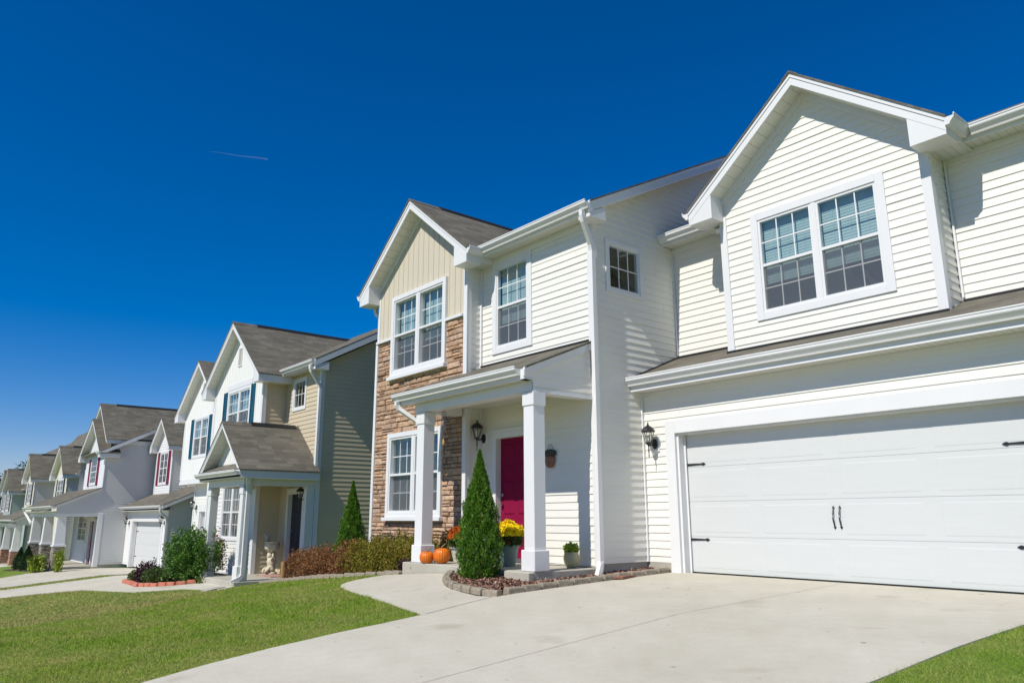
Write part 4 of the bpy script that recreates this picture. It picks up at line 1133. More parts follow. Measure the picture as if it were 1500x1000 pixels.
    g2 = window(H, FY(y2), -31.45, -29.70, 3.14, 4.74, units=2, tw=.09, drop=.55)
    tp = gable_roof(H, (x2 + x3) / 2, (x3 - x2) / 2, y2, 12.3, 4.95, .80, ov_s=.38, ov_f=.34, ret_z=4.7, ret_w=.42)
    siding(H, FY(y2), x2, x3, 2.35, 7, 'batten_white', [g2], tp, vertical=True)
    MB().box(x2, x3, y2 - .03, 9.9, 2.16, 2.36).build('overhang_trim', 'trim', H)
    gable_vent(H, FY(y2), (x2 + x3) / 2, 5.5, 6.1)
    for s in (-31.79, -29.66): shutter(H, FY(y2), s, s + .30, 3.16, 4.72, 'teal_shutter')
    cboard(H, x2 - .02, x2 + .09, y2 - .03, y2 - .001, 2.3, 4.9)
    siding(H, FY(9.9), x3, xl, -1.0, 5.2, 'tan_lap')
    siding(H, FXp(x3), y2, 9.9, 2.3, 4.9, 'batten_white', vertical=True)
    siding(H, FXn(x2), y2, 17, 2.2, 4.9, 'tan_lap'); siding(H, FXn(-31.9), 9.9, 17, -1.2, 2.3, 'tan_lap')
    gd = garage_door(H, FY(9.9), -31.15, -28.7, -1.05, 1.10, detail=False, tw=.14, th=.30)
    siding(H, FY(9.9), -31.9, x3, -1.0, 2.2, 'cream', [(gd[0] - .05, gd[1] + .05, -2, gd[3] + .1)])
    MB().box(-31.2, -28.6, 10.2, 10.25, -1.05, 1.3).build('garage_backing', 'trim', H)
    cboard(H, -31.98, -31.86, 9.87, 9.899, -1.1, 2.16); cboard(H, -27.6, -27.5, 9.87, 9.899, -1.1, 4.9)
    # porch: gable to the street, pent strip under it
    px0, px1 = -21.6, -18.95; pc = -20.38; yw = 7.22
    ph = 1.16
    tp = gable_roof(H, pc, ph, yw, Y0 - .01, 2.06, .84, ov_s=.40, ov_f=.36, ret=False, fd=.14, frieze=False)
    siding(H, FY(yw), pc - ph, pc + ph, 2.0, 4, 'batten_white', [], tp, vertical=True)
    slab_roof(H, [(pc - ph - .40, yw - .38, 2.06), (pc + ph + .40, yw - .38, 2.06), (pc + ph + .06, yw, 2.26), (pc - ph - .06, yw, 2.26)], name='porch_roof')
    MB().box(pc - ph - .38, pc + ph + .38, yw - .38, yw - .355, 1.90, 2.022).build('fascia', 'trim', H)
    gutter(H, 'x', pc - ph - .39, pc + ph + .39, yw - .385, 1.90)
    MB().box(pc - ph - .37, pc + ph + .37, yw - .35, Y0 - .01, 1.84, 1.86).build('porch_ceiling', 'soffit', H, uv=True)
    b = MB(); b.box(pc - ph - .16, pc + ph + .16, yw - .15, yw + .12, 1.66, 1.838); b.box(pc + ph - .06, pc + ph + .16, yw + .121, Y0 - .03, 1.66, 1.84); b.box(pc - ph - .16, pc - ph + .06, yw + .121, 8.26, 1.66, 1.84); b.build('porch_beam', 'trim', H)
    for x in (pc + ph + .02, pc - ph - .03): post(H, x, yw - .04, ZF, 1.66, w=.105, bw=.14, base=.36)
    MB().box(XS - .16, XS + .0, 8.74, 8.96, ZF, 1.66).build('porch_pilaster', 'trim', H)
    downspout(H, [(-18.93, yw - .10, 1.88), (-18.93, yw - .10, 1.74), (-19.04, yw - .03, 1.58), (-19.04, yw - .03, ZF + .1), (-19.03, yw - .30, ZF - .02)], .035, .05)
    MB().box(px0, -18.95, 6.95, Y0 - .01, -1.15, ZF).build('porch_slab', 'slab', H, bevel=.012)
    return H
house_b()

# ------------------------------------------------------------------ THIRD HOUSE (grey, red shutters)
def house_c():
    H = empty('house', (-42.2, 8.6, -1.45), 'grey clapboard house with plum red shutters and stone-footed porch piers', 'house', 'houses along the row')
    XS = -42.2; ZF = -1.42; Y0 = 8.62
    rz = lambda y: 4.03 + .52 * (y - 8.4); ry = 12.6
    siding(H, FXp(XS), Y0, ry, ZF + .1, 9, 'grey_lap', [], [(Y0, rz(Y0) - .05), (ry, rz(ry) - .05)])
    siding(H, FXp(XS), ry, 17, 1, 9, 'grey_lap', [], [(ry, rz(ry) - .05), (17, rz(8.3))])
    MB().box(XS - .3, XS - .01, Y0, 16, -2.0, ZF + .1).build('foundation', 'found', H)
    slab_roof(H, [(-42.6, 8.3, 4.12), (XS + .28, 8.3, 4.12), (XS + .28, ry, 4.12 + .52 * 4.3), (-50, ry, 4.12 + .52 * 4.3), (-50, 8.3, 4.12)])
    slab_roof(H, [(-50, 17, 3.9), (-50, ry, 6.356), (XS + .28, ry, 6.356), (XS + .28, 17, 3.9)])
    rake(H, (XS + .25, 8.28, 4.10), (XS + .25, ry, 6.32), 1, .03, .2)
    MB().box(XS + .01, XS + .25, 8.3, ry, 3.86, 3.88)
    gutter(H, 'x', -42.5, XS + .3, 8.3, 3.95)
    # big gable and the smaller one in front
    tp = gable_roof(H, -44.5, 2.0, 8.85, 12.7, 4.76, .86, ov_s=.36, ov_f=.32, frieze=False, ret=False)
    siding(H, FY(8.85), -46.5, -42.5, 3.6, 8, 'grey_front', [], tp)
    tp = gable_roof(H, -44.5, 2.28, Y0, 9.2, 4.05, .74, ov_s=.30, ov_f=.36, frieze=False, ret_z=3.82)
    siding(H, FY(Y0), -46.8, XS, 2.3, 8, 'grey_front', [], tp)
    window(H, FY(Y0), -45.35, -43.85, 2.52, 3.92, units=1, tw=.11, detail=False, proud=.04)
    for s in (-45.75, -43.79): shutter(H, FY(Y0), s, s + .34, 2.5, 3.9, 'red_shutter')
    cboard(H, XS - .16, XS + .028, Y0 - .03, Y0 - .001, 2.2, 3.95)
    siding(H, FXn(-46.8), Y0, 9.4, 2.2, 3.9, 'grey_front')
    siding(H, FY(9.4), -50, -46.8, 2.0, 4.0, 'grey_front')
    # lower front wall
    yl = 8.95
    siding(H, FY(yl), -50, XS, ZF, 2.4, 'grey_front')
    window(H, FY(yl), -48.6, -46.4, -.42, 1.1, units=2, tw=.12, detail=False, proud=.04, rows=2)
    panel_door(H, FY(yl - .14), -44.9, -44.0, ZF + .03, ZF + 2.15, 'maroon')
    siding(H, FXn(-50), yl, 17, ZF - .5, 4.0, 'grey_lap')
    cboard(H, -50.5, -49.6, 8.5, 8.53, ZF, 1.2, 'porch_pilaster')
    # porch with a lean-to roof; its end wall is flush with the side wall
    zt = lambda y: 1.46 + .45 * (y - 6.6)
    slab_roof(H, [(-51.2, 6.6, 1.46), (XS + .1, 6.6, 1.46), (XS + .1, 8.6, zt(8.6)), (-51.2, 8.6, zt(8.6))], name='porch_roof')
    siding(H, FXp(XS), 6.75, Y0, 1.10, 9, 'grey_lap', [], [(6.75, zt(6.75) - .08), (Y0, zt(Y0) - .08)], name='porch_gable_wall')
    rake(H, (XS + .03, 6.6, 1.42), (XS + .03, 8.6, zt(8.6) - .04), 1, .03, .13, 'porch_rake')
    gutter(H, 'x', -51.2, XS + .1, 6.6, 1.33)
    b = MB(); b.box(-51.0, XS - .02, 6.85, 7.1, .95, 1.18); b.box(XS - .26, XS - .02, 7.101, Y0, .95, 1.18); b.build('porch_beam', 'trim', H)
    MB().box(-51, XS - .03, 6.62, yl, 1.185, 1.2).build('porch_ceiling', 'soffit', H, uv=True)
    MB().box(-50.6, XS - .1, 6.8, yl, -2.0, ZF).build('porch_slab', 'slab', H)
    cboard(H, XS - .2, XS + .02, Y0 - .05, Y0 + .16, ZF, 1.1, 'porch_pilaster')
    for i, x in enumerate((-42.55, -45.9, -49.6)):
        p = MB(); p.hexa([(x - .24, 6.85, -.35), (x + .24, 6.85, -.35), (x + .24, 7.3, -.35), (x - .24, 7.3, -.35)], [(x - .19, 6.88, .95), (x + .19, 6.88, .95), (x + .19, 7.25, .95), (x - .19, 7.25, .95)])
        p = p.build('porch_post', 'trim', H); MB().box(x - .30, x + .30, 6.80, 7.36, -.45, -.35).build('pier_cap', 'trim', p, bevel=.01)
        pr = MB().box(x - .25, x + .25, 6.86, 7.32, -2.1, -.451).build('stone_pier', 'mortar', p)
        stone_wall(p, FY(6.86), x - .27, x + .27, -2.0, -.46, 'stone_grey', seed=i + 5, lmin=.1, lmax=.28)
        stone_wall(p, FXp(x + .25), 6.84, 7.32, -2.0, -.46, 'stone_grey', seed=i + 15, lmin=.1, lmax=.28)
    downspout(H, [(-50.9, 6.55, 1.33), (-50.9, 6.6, 1.2), (-50.3, 6.83, .7), (-49.8, 6.83, .6)], .06, .05)
    # garage wing
    yg = 9.9; xr = -35.2; gf = -1.42
    gd = garage_door(H, FY(yg), -41.0, -36.1, gf, gf + 2.13, detail=False, tw=.2, th=.26)
    siding(H, FY(yg), XS, xr, gf + .1, 1.2, 'grey_front', [(gd[0] - .05, gd[1] + .05, -3, gd[3] + .1)])
    MB().box(-41.1, -36.0, 10.15, 10.2, gf, 1.2).build('garage_backing', 'trim', H)
    siding(H, FXp(xr), yg, 17, gf, 9, 'grey_lap', [], [(yg, 1.35), (11.7, 2.2), (11.701, 4.0), (14, 5.1), (17, 4.0)])
    cboard(H, xr - .12, xr + .028, yg - .03, yg - .001, gf, 1.15)
    gz = lambda y: 1.42 + .45 * (y - 9.55)
    slab_roof(H, [(XS + .01, 9.55, gz(9.55)), (xr + .25, 9.55, gz(9.55)), (xr + .25, 11.8, gz(11.8)), (XS + .01, 11.8, gz(11.8))])
    gutter(H, 'x', XS + .05, xr + .22, 9.55, 1.28); rake(H, (xr + .22, 9.54, 1.40), (xr + .22, 11.8, gz(11.8) - .03), 1, .03, .16)
    MB().box(XS + .02, xr + .2, 9.56, yg, 1.19, 1.21).build('eave_soffit', 'soffit', H, uv=True)
    downspout(H, [(xr + .1, 9.49, 1.28), (xr + .1, 9.49, 1.12), (xr - .02, 9.82, .9), (xr - .02, 9.82, gf)], .05, .04)
    siding(H, FY(11.7), XS, xr, 1.9, 4.1, 'grey_front')
    yd = 10.9; dx0, dx1 = -41.75, -39.05
    tp = gable_roof(H, (dx0 + dx1) / 2, (dx1 - dx0) / 2, yd, 13.5, 4.32, .86, ov_s=.36, ov_f=.34, ret_z=4.1, frieze=False, ret_w=.4)
    siding(H, FY(yd), dx0, dx1, 1.95, 8, 'grey_front', [], tp)
    siding(H, FXp(dx1), yd, 11.7, 1.95, 4.2, 'grey_lap'); siding(H, FXn(dx0), yd, 11.7, 1.95, 4.2, 'grey_lap')
    window(H, FY(yd), -41.1, -39.7, 2.46, 4.12, units=2, tw=.1, detail=False, proud=.04, cols=2)
    for s in (-41.47, -39.66): shutter(H, FY(yd), s, s + .33, 2.46, 4.1, 'red_shutter')
    for x0 in (dx0 - .02, dx1 - .1): cboard(H, x0, x0 + .12, yd - .03, yd - .001, 1.95, 4.2)
    slab_roof(H, [(XS + .28, 11.35, 4.12), (xr + .3, 11.35, 4.12), (xr + .3, 14.2, 5.35), (XS + .28, 14.2, 5.35)])
    slab_roof(H, [(XS + .28, 17.2, 4.0), (XS + .28, 14.2, 5.35), (xr + .3, 14.2, 5.35), (xr + .3, 17.2, 4.0)])
    gutter(H, 'x', -38.7, xr + .3, 11.35, 3.98)
    return H
house_c()

def row_house(label, x0, x1, floor, wallm, sidem, gables, ybody, ridge, shm=None, porch=None, pier='stone_grey', hl=5.6):
    H = empty('house', (x1, ybody, floor), label, 'house', 'houses along the row')
    e = floor + hl
    ry, rz_ = ridge
    sl = (rz_ - e) / (ry - ybody + .35)
    siding(H, FY(ybody), x0, x1, floor, e - .1, wallm)
    siding(H, FXp(x1), ybody, ry + 5, floor - .3, 12, sidem, [], [(ybody, e - .15), (ry, e - .15 + sl * (ry - ybody)), (ry + 5, e - .15)])
    siding(H, FXn(x0), ybody, ry + 5, floor - .6, 12, sidem, [], [(ybody, e - .15), (ry, e - .15 + sl * (ry - ybody)), (ry + 5, e - .15)])
    slab_roof(H, [(x0 - .3, ybody - .35, e), (x1 + .3, ybody - .35, e), (x1 + .3, ry, rz_), (x0 - .3, ry, rz_)])
    slab_roof(H, [(x0 - .3, ry + 5, e), (x0 - .3, ry, rz_), (x1 + .3, ry, rz_), (x1 + .3, ry + 5, e)])
    rake(H, (x1 + .27, ybody - .36, e - .02), (x1 + .27, ry, rz_ - .04), 1, .03, .2)
    gutter(H, 'x', x0 - .3, x1 + .3, ybody - .35, e - .13)
    cboard(H, x1 - .12, x1 + .03, ybody - .03, ybody - .001, floor, e - .2)
    for (xc, hw, yw, dz, sp, wn) in gables:
        tp = gable_roof(H, xc, hw, yw, max(ry - .5, yw + 2), e + dz, sp, ov_s=.36, ov_f=.34, frieze=False, ret_z=e + dz - .26)
        siding(H, FY(yw), xc - hw, xc + hw, floor + (3.2 if porch and porch[0] < xc < porch[1] else 0), 12, wallm, [], tp)
        siding(H, FXp(xc + hw), yw, ybody + .3, floor, e - .1, sidem)
        for x in (xc - hw - .02, xc + hw - .12): cboard(H, x, x + .14, yw - .03, yw - .001, floor + 3, e - .15)
        if wn:
            window(H, FY(yw), xc - wn, xc + wn, e - 1.75, e - .25, units=2 if wn > .6 else 1, tw=.1, detail=False, proud=.04, cols=2)
            MB().fbox(FY(yw), xc - wn - .02, xc + wn + .02, e - .245, e - .03, 0, .03).build('window_header', 'trim', H)
            if shm:
                for s in (xc - wn - .36, xc + wn + .03): shutter(H, FY(yw), s, s + .33, e - 1.75, e - .27, shm)
    if porch:
        a, b, yp = porch; z0 = floor + 2.85; zt = lambda y: z0 + .42 * (y - yp)
        slab_roof(H, [(a, yp, z0), (b, yp, z0), (b, ybody, zt(ybody)), (a, ybody, zt(ybody))], name='porch_roof')
        siding(H, FXp(b - .1), yp + .2, ybody, z0 - .35, 9, sidem, [], [(yp + .2, zt(yp + .2) - .08), (ybody, zt(ybody) - .08)], name='porch_gable_wall')
        rake(H, (b - .07, yp, z0 - .04), (b - .07, ybody, zt(ybody) - .04), 1, .03, .13, 'porch_rake'); gutter(H, 'x', a, b, yp, z0 - .13)
        MB().box(a + .1, b - .12, yp + .25, yp + .5, z0 - .5, z0 - .27).build('porch_beam', 'trim', H)
        MB().box(a + .1, b - .12, yp + .02, ybody - .02, z0 - .265, z0 - .25).build('porch_ceiling', 'soffit', H, uv=True)
        MB().box(a + .1, b - .1, yp + .2, ybody, floor - .8, floor).build('porch_slab', 'slab', H)
        n = 3
        for i in range(n):
            x = b - .4 - (b - a - .8) * i / (n - 1); y = yp + .37
            p = MB(); p.hexa([(x - .24, y - .2, floor + 1), (x + .24, y - .2, floor + 1), (x + .24, y + .2, floor + 1), (x - .24, y + .2, floor + 1)], [(x - .18, y - .15, z0 - .5), (x + .18, y - .15, z0 - .5), (x + .18, y + .15, z0 - .5), (x - .18, y + .15, z0 - .5)])
            p = p.build('porch_post', 'trim', H)
            MB().box(x - .29, x + .29, y - .26, y + .26, floor + .9, floor + 1).build('pier_cap', 'trim', p)
            MB().box(x - .25, x + .25, y - .22, y + .22, floor - .8, floor + .899).build('stone_pier', 'mortar', p)
            stone_wall(p, FY(y - .22), x - .27, x + .27, floor - .7, floor + .89, pier, seed=i + 31, lmin=.1, lmax=.28, dep=.03)
            stone_wall(p, FXp(x + .25), y - .22, y + .22, floor - .7, floor + .89, pier, seed=i + 41, lmin=.1, lmax=.28, dep=.03)
        panel_door(H, FY(ybody), b - 3.4, b - 2.4, floor + .03, floor + 2.15, 'navy', d=-.02)
        window(H, FY(ybody), b - 6.4, b - 4.6, floor + .8, floor + 2.5, units=2, tw=.11, detail=False, proud=.04)
    return H
hd = row_house('yellow house with dark shutters and stone-footed porch beyond the grey house', -71, -52.9, -2.05, 'yellow_lap', 'grey_lap',
          [(-55.2, 1.95, 8.9, -.05, .80, .95), (-62.0, 1.7, 8.2, -.05, .85, .75)], 9.7, (12.3, 7.55), 'dark_shutter', (-67.5, -57.6, 6.9), 'brick_red')
he = row_house('sage green house with white-trimmed gables, beyond the yellow house', -88, -72.8, -2.4, 'sage_lap', 'sage_lap',
          [(-76.0, 1.9, 8.6, -.2, .85, .9), (-84.0, 2.0, 9.2, 0, .85, .9)], 9.6, (12.6, 7.3), 'dark_shutter', (-87, -75, 6.9), 'brick_red')
hf = row_house('grey house at the far end of the row, partly cut by the frame', -110, -94, -2.9, 'grey_front', 'grey_lap',
          [(-97.5, 2.2, 8.6, 0, .85, 1.0), (-105.0, 2.0, 9.0, 0, .85, .9)], 9.8, (13.0, 6.7), 'dark_shutter', (-109, -96, 6.9), 'stone_grey')

# ------------------------------------------------------------------ loose things
def rock_brick(l, w, h, seed=0):
    rr = random.Random(seed); mb = MB(); nx = 4
    for i in range(nx):
        pass
    pts = []
    for z, s in ((0, 1), (h * .7, 1), (h, .86)):
        for sx, sy in ((-1, -1), (1, -1), (1, 1), (-1, 1)):
            pts.append((sx * l / 2 * (1 if s == 1 else .97) + rr.uniform(-.006, .006), sy * w / 2 * s + rr.uniform(-.005, .005), z + rr.uniform(-.004, .004)))
    mb.mesh(pts, [(3, 2, 1, 0), (8, 9, 10, 11)] + [(a + i, a + (i + 1) % 4, a + 4 + (i + 1) % 4, a + 4 + i) for a in (0, 4) for i in range(4)])
    return mb
def run_bricks(line, l, w, h, m, label, group, hf, name='edging_stone', gap=.012):
    protos = []
    pts = [V(p) for p in line]
    # walk along the polyline
    seg = []; 
    for a, b in zip(pts[:-1], pts[1:]): seg.append((a, b, (b - a).length))
    L = sum(s[2] for s in seg); n = int(L / (l + gap)); out = []
    def at(d):
        for a, b, q in seg:
            if d <= q: return a + (b - a) * d / q
            d -= q
        return pts[-1]
    for i in range(n):
        p = at((i + .5) * L / n); t = (at(min(L, (i + .5) * L / n + .05)) - at(max(0, (i + .5) * L / n - .05)))
        ang = math.atan2(t.y, t.x)
        if i < 4:
            o = rock_brick(l * R.uniform(.96, 1.0), w, h, i + int(l * 100)).build(name, m, None, bevel=.008); protos.append(o)
        else:
            o = protos[i % 4].copy(); col.objects.link(o)
        o.location = (p.x, p.y, hf(p.x, p.y) - .03 + R.uniform(-.006, .006)); o.rotation_euler = (R.uniform(-.03, .03), R.uniform(-.02, .02), ang + R.uniform(-.03, .03))
        tag(o, label, 'edging stone', group)
BEDL = [(-8.03, 9.84), (-8.01, 8.3), (-7.985, 7.2), (-7.95, 6.46)]
run_bricks(BEDL, .29, .11, .095, 'edging', 'tan edging stone in the straight border between driveway and mulch bed', 'edging stones beside the driveway', lambda x, y: G(x, y) + .02)
run_bricks([(-7.90, 6.34), (-8.15, 6.28), (-8.55, 6.33), (-9.0, 6.42), (-9.4, 6.58), (-9.82, 6.83), (-10.15, 7.10), (-10.38, 7.33)], .26, .11, .095, 'edging', 'tan edging stone in the curved border where the walkway rounds the mulch bed', 'edging stones beside the walkway', lambda x, y: G(x, y) + .02)
run_bricks([(-12.1, 7.43), (-12.9, 7.52), (-14.0, 7.31), (-16.5, 7.41), (-18.7, 7.53)], .30, .10, .08, 'edging', 'tan edging stone in front of the barberry hedge', 'edging stones along the hedge', lambda x, y: G(x, y) + .02)
run_bricks([(-21.25, 7.1), (-21.6, 6.38), (-22.1, 6.0), (-22.8, 5.78), (-24.0, 5.88), (-25.2, 6.02), (-25.55, 6.4)], .24, .14, .10, 'edging_red', 'red edging stone around the bed of round shrubs', 'red edging stones', lambda x, y: G(x, y) + .03)

# mulch chips on the bed
def chips():
    n = 7000
    x = NR.uniform(-10.4, -8.0, n * 3); y = NR.uniform(6.35, 9.9, n * 3)
    ok = inpoly(x, y, MULCH); x = x[ok][:n]; y = y[ok][:n]; k = len(x)
    z = np.array([mulch_h(a, b) for a, b in zip(x, y)]) + NR.uniform(.004, .03, k)
    a = rdirs(k); a[:, 2] *= .3; a /= np.linalg.norm(a, axis=1, keepdims=True); b = np.cross(a, np.array([0, 0, 1]) + rdirs(k) * .5); b /= np.linalg.norm(b, axis=1, keepdims=True)
    l = NR.uniform(.015, .045, (k, 1)); w = NR.uniform(.006, .014, (k, 1)); C = np.stack([x, y, z], 1)
    o = scatter_mesh('mulch_chips', 'mulch', np.stack([C - a * l - b * w, C + a * l - b * w, C + a * l + b * w, C - a * l + b * w], 1), None)
    tag(o, 'reddish brown bark chips covering the small bed by the porch', 'mulch', kind='stuff')
chips()
o = top('flagstone', MB().prism([(-8.42, 8.45), (-8.05, 8.38), (-7.86, 8.6), (-7.95, 8.98), (-8.2, 9.1), (-8.40, 8.98)], 'z', -.03, .012), 'terracotta', 'flat reddish flagstone under the downspout outlet', 'paving stone', bevel=.008)
for v_ in o.data.vertices: v_.co.z += .0
o = top('utility_plate', MB().box(-8.75, -8.50, 6.70, 6.86, -.14, -.062), 'paint_white', 'flat white utility cover lying in the mulch', 'utility cover', bevel=.006)

# lanterns
lantern(-11.35, 8.74, 2.30, 'black carriage lantern on the porch wall left of the crimson door')
lantern(-8.16, 9.86, 2.03, 'black carriage lantern on the cream wall beside the wide garage door')
lantern(-19.56, 9.0, 1.36, 'black lantern beside the navy door of the tan house')
lantern(-31.55, 9.9, 1.25, 'black lantern left of the small garage door under the blue shutters')
lantern(-41.62, 9.9, .62, 'black lantern at the left edge of the grey house garage')
lantern(-35.62, 9.9, .66, 'black lantern at the right edge of the grey house garage')
lantern(-50.0, 8.50, .35, 'small black lantern on the white board left of the grey house porch')
lantern(-43.3, 8.95, 1.0, 'black lantern beside the plum door of the grey house')

# pumpkins
def pumpkin(x, y, z, r, h, label, lean=0, tall=1.0):
    t = MB(); prof = []
    n = 12
    for i in range(n + 1):
        a = math.pi * i / n
        rr = r * math.sin(a) ** .75 if 0 < i < n else .004
        zz = h / 2 - h / 2 * math.cos(a)
        if i > n * .75: zz -= h * .05 * (1 - math.sin(a))
        prof.append((max(rr, .004), zz))
    t.lathe(prof, (0, 0, 0), 80, ribs=20, amp=.055)
    o = t.build('pumpkin', 'pumpkin', None, smooth=True); o.location = (x, y, z); o.rotation_euler = (lean, lean * .5, R.uniform(0, 3))
    s = MB(); s.tube([(0, 0, h * .88), (.0, 0, h * 1.02), (.015 + .02, .01, h * 1.12), (.06, .03, h * 1.22)], .016, 7, .009); st = s.build('stem', 'stem', None, smooth=True); st.parent = o
    tag(o, label, 'pumpkin', 'pumpkins on the porch')
pumpkin(-11.33, 7.46, .088, .125, .21, 'smaller orange pumpkin leaning beside the left porch post', .12)
pumpkin(-11.10, 7.62, .088, .148, .27, 'taller egg-shaped orange pumpkin beside the smaller one', .03)

def mum(x, y, z, pr, ph, fr, fh, petal, pot, label, plabel):
    p = MB(); p.lathe([(pr * .68, 0), (pr * .72, .01), (pr * .98, ph * .86), (pr * 1.08, ph * .87), (pr * 1.08, ph), (pr * .98, ph), (pr * .96, ph * .93), (.01, ph * .92)], (x, y, z), 28)
    top('flower_pot', p, pot, plabel, 'flower pot', 'pots on the porch', smooth=False, origin=(x, y, z))
    t = empty('chrysanthemum', (x, y, z + ph), label, 'flowering plant', 'potted plants on the porch')
    C, N = shell(5200, (x, y, z + ph + fh * .30), (fr, fr, fh * .72), .5, .08, 3, low=-.5)
    leaves('leaves', 'mum_leaf', C, .035, t, up=.4)
    C, N = shell(2600, (x, y, z + ph + fh * .33), (fr * 1.04, fr * 1.04, fh * .72), .10, .08, 3, low=.12)
    # each bloom: three crossed petals patches
    leaves('blooms', petal, np.repeat(C, 3, 0) + NR.normal(0, .008, (len(C) * 3, 3)), .034, t, N=np.repeat(N, 3, 0), nb=.75, aspect=.9)
mum(-9.77, 7.97, .09, .19, .34, .255, .34, 'mum_yellow', 'pot_teal', 'dome of bright yellow chrysanthemums in front of the door', 'tall weathered teal pot under the yellow flowers')
mum(-11.22, 8.14, .09, .215, .27, .255, .33, 'mum_orange', 'pot_white', 'rust orange chrysanthemum behind the pumpkins', 'pale stone pot under the rust orange flowers')
p = MB(); p.lathe([(.06, 0), (.075, .005), (.115, .08), (.128, .15), (.118, .20), (.108, .225), (.116, .24), (.104, .24), (.09, .20), (.01, .19)], (-8.80, 8.47, .09), 32)
top('glazed_pot', p, 'pot_green', 'small glazed olive pot on the porch edge near the downspout', 'flower pot', 'pots on the porch', smooth=True, origin=(-8.80, 8.47, .09))
C, N = shell(420, (-8.80, 8.47, .375), (.11, .11, .085), .6, .2, 5)
o = leaves('lime_plant', 'lime', C, .055, None, up=.7); tag(o, 'lime green leafy plant growing in the olive pot', 'potted plant', 'potted plants on the porch')

# acorn-like wall plaque
t = empty('wall_plaque', (-9.51, 8.72, 1.84), 'rustic acorn-shaped plaque hanging on the porch wall', 'wall plaque')
p = MB(); p.lathe([(.004, 0), (.06, .008), (.10, .05), (.12, .11), (.122, .17), (.11, .20), (.01, .205)], (-9.51, 8.70, 1.66), 20, sq=(1, .30)); p.build('plaque_body', 'terracotta', t, smooth=True)
p = MB(); p.lathe([(.12, 0), (.15, .012), (.145, .06), (.105, .095), (.03, .11), (.004, .11)], (-9.51, 8.70, 1.865), 20, sq=(1, .34)); p.build('plaque_cap', 'plaque_green', t, smooth=True)
p = MB(); p.tube([(-9.59, 8.70, 1.95), (-9.55, 8.71, 2.03), (-9.51, 8.715, 2.06), (-9.47, 8.71, 2.03), (-9.43, 8.70, 1.95)], .004, 5); p.build('hanging_wire', 'metal_dark', t)
# wind chime
t = empty('wind_chime', (-11.12, 7.62, 2.10), 'metal wind chime hanging from the porch ceiling by the stone wall', 'wind chime')
x, y = -11.12, 7.62
p = MB(); p.tube([(x, y, 2.86), (x, y, 2.70)], .003, 4); p.tube([(x, y, 2.68), (x, y, 2.20)], .002, 4); p.build('cord', 'metal_dark', t)
MB().lathe([(.04, 0), (.04, .008)], (x, y, 2.68), 14).build('chime_top', 'wood_post', t)
for k, l in enumerate((.30, .34, .27, .32, .25)):
    a = k * 1.257; MB().tube([(x + .036 * math.cos(a), y + .036 * math.sin(a), 2.67), (x + .036 * math.cos(a), y + .036 * math.sin(a), 2.67 - l)], .0042, 8).build('chime_tube', 'metal_dark', t)
p = MB(); p.lathe([(.004, 0), (.035, .02), (.04, .06), (.02, .10), (.004, .13)], (x, y, 2.09), 10, sq=(1, .4)); p.build('wind_catcher', 'wood_post', t, smooth=True)
# splash block and urn at the tan house
top('splash_block', MB().hexa([(-19.25, 6.3, -.86), (-18.85, 6.3, -.86), (-18.85, 6.76, -.84), (-19.25, 6.76, -.84)], [(-19.25, 6.3, -.80), (-18.85, 6.3, -.80), (-18.9, 6.76, -.73), (-19.2, 6.76, -.73)]), 'found', 'concrete splash block under the downspout of the tan house porch', 'splash block')
t = empty('cherub_urn', (-20.78, 8.62, -.65), 'weathered stone urn carried by a cherub figure on the tan house porch', 'garden urn')
x, y, z = -20.78, 8.62, -.65
MB().lathe([(.17, 0), (.17, .05), (.14, .07), (.11, .09)], (x, y, z), 16).build('plinth', 'plaster', t)
p = MB()
p.lathe([(.01, .06), (.13, .10), (.15, .16), (.11, .22), (.125, .28), (.145, .34), (.12, .42), (.07, .46), (.01, .47)], (x, y, z), 14, sq=(1, .85))
p.lathe([(.005, .44), (.06, .46), (.08, .51), (.07, .56), (.03, .60)], (x, y - .04, z), 12)
for sg in (-1, 1):
    p.tube([(x + sg * .11, y - .03, z + .38), (x + sg * .18, y - .03, z + .50), (x + sg * .12, y, z + .64)], .042, 7, .03)
    p.tube([(x + sg * .06, y - .05, z + .18), (x + sg * .11, y - .16, z + .13), (x + sg * .08, y - .19, z + .05)], .055, 7, .035)
p.build('cherub', 'plaster', t, smooth=True)
MB().lathe([(.07, .58), (.12, .60), (.19, .68), (.21, .78), (.20, .84), (.225, .87), (.21, .88), (.18, .82), (.02, .80)], (x, y, z), 20).build('urn_bowl', 'plaster', t)
t = empty('bird_ornament', (-20.98, 8.55, .22), 'pale carved bird perched on the rim of the cherub urn', 'ornament')
p = MB(); p.lathe([(.005, 0), (.05, .03), (.07, .09), (.055, .14), (.03, .17), (.005, .175)], (-20.96, 8.55, .22), 12, sq=(1.5, .8)); p.tube([(-21.02, 8.54, .33), (-21.10, 8.52, .42), (-21.20, 8.51, .40)], .035, 7, .01); p.build('bird_body', 'plaster', t, smooth=True)
top('door_mat', MB().box(-20.75, -19.75, 8.2, 8.8, -.648, -.630), 'mat_red', 'reddish patterned mat in front of the navy door', 'door mat')
top('garden_post', MB().tube([(-17.72, 7.66, -.62), (-17.72, 7.66, -.16)], .06, 10).tube([(-17.72, 7.66, -.16), (-17.72, 7.66, -.145)], .05, 10), 'wood_post', 'short round timber post at the left end of the barberry hedge', 'garden post')

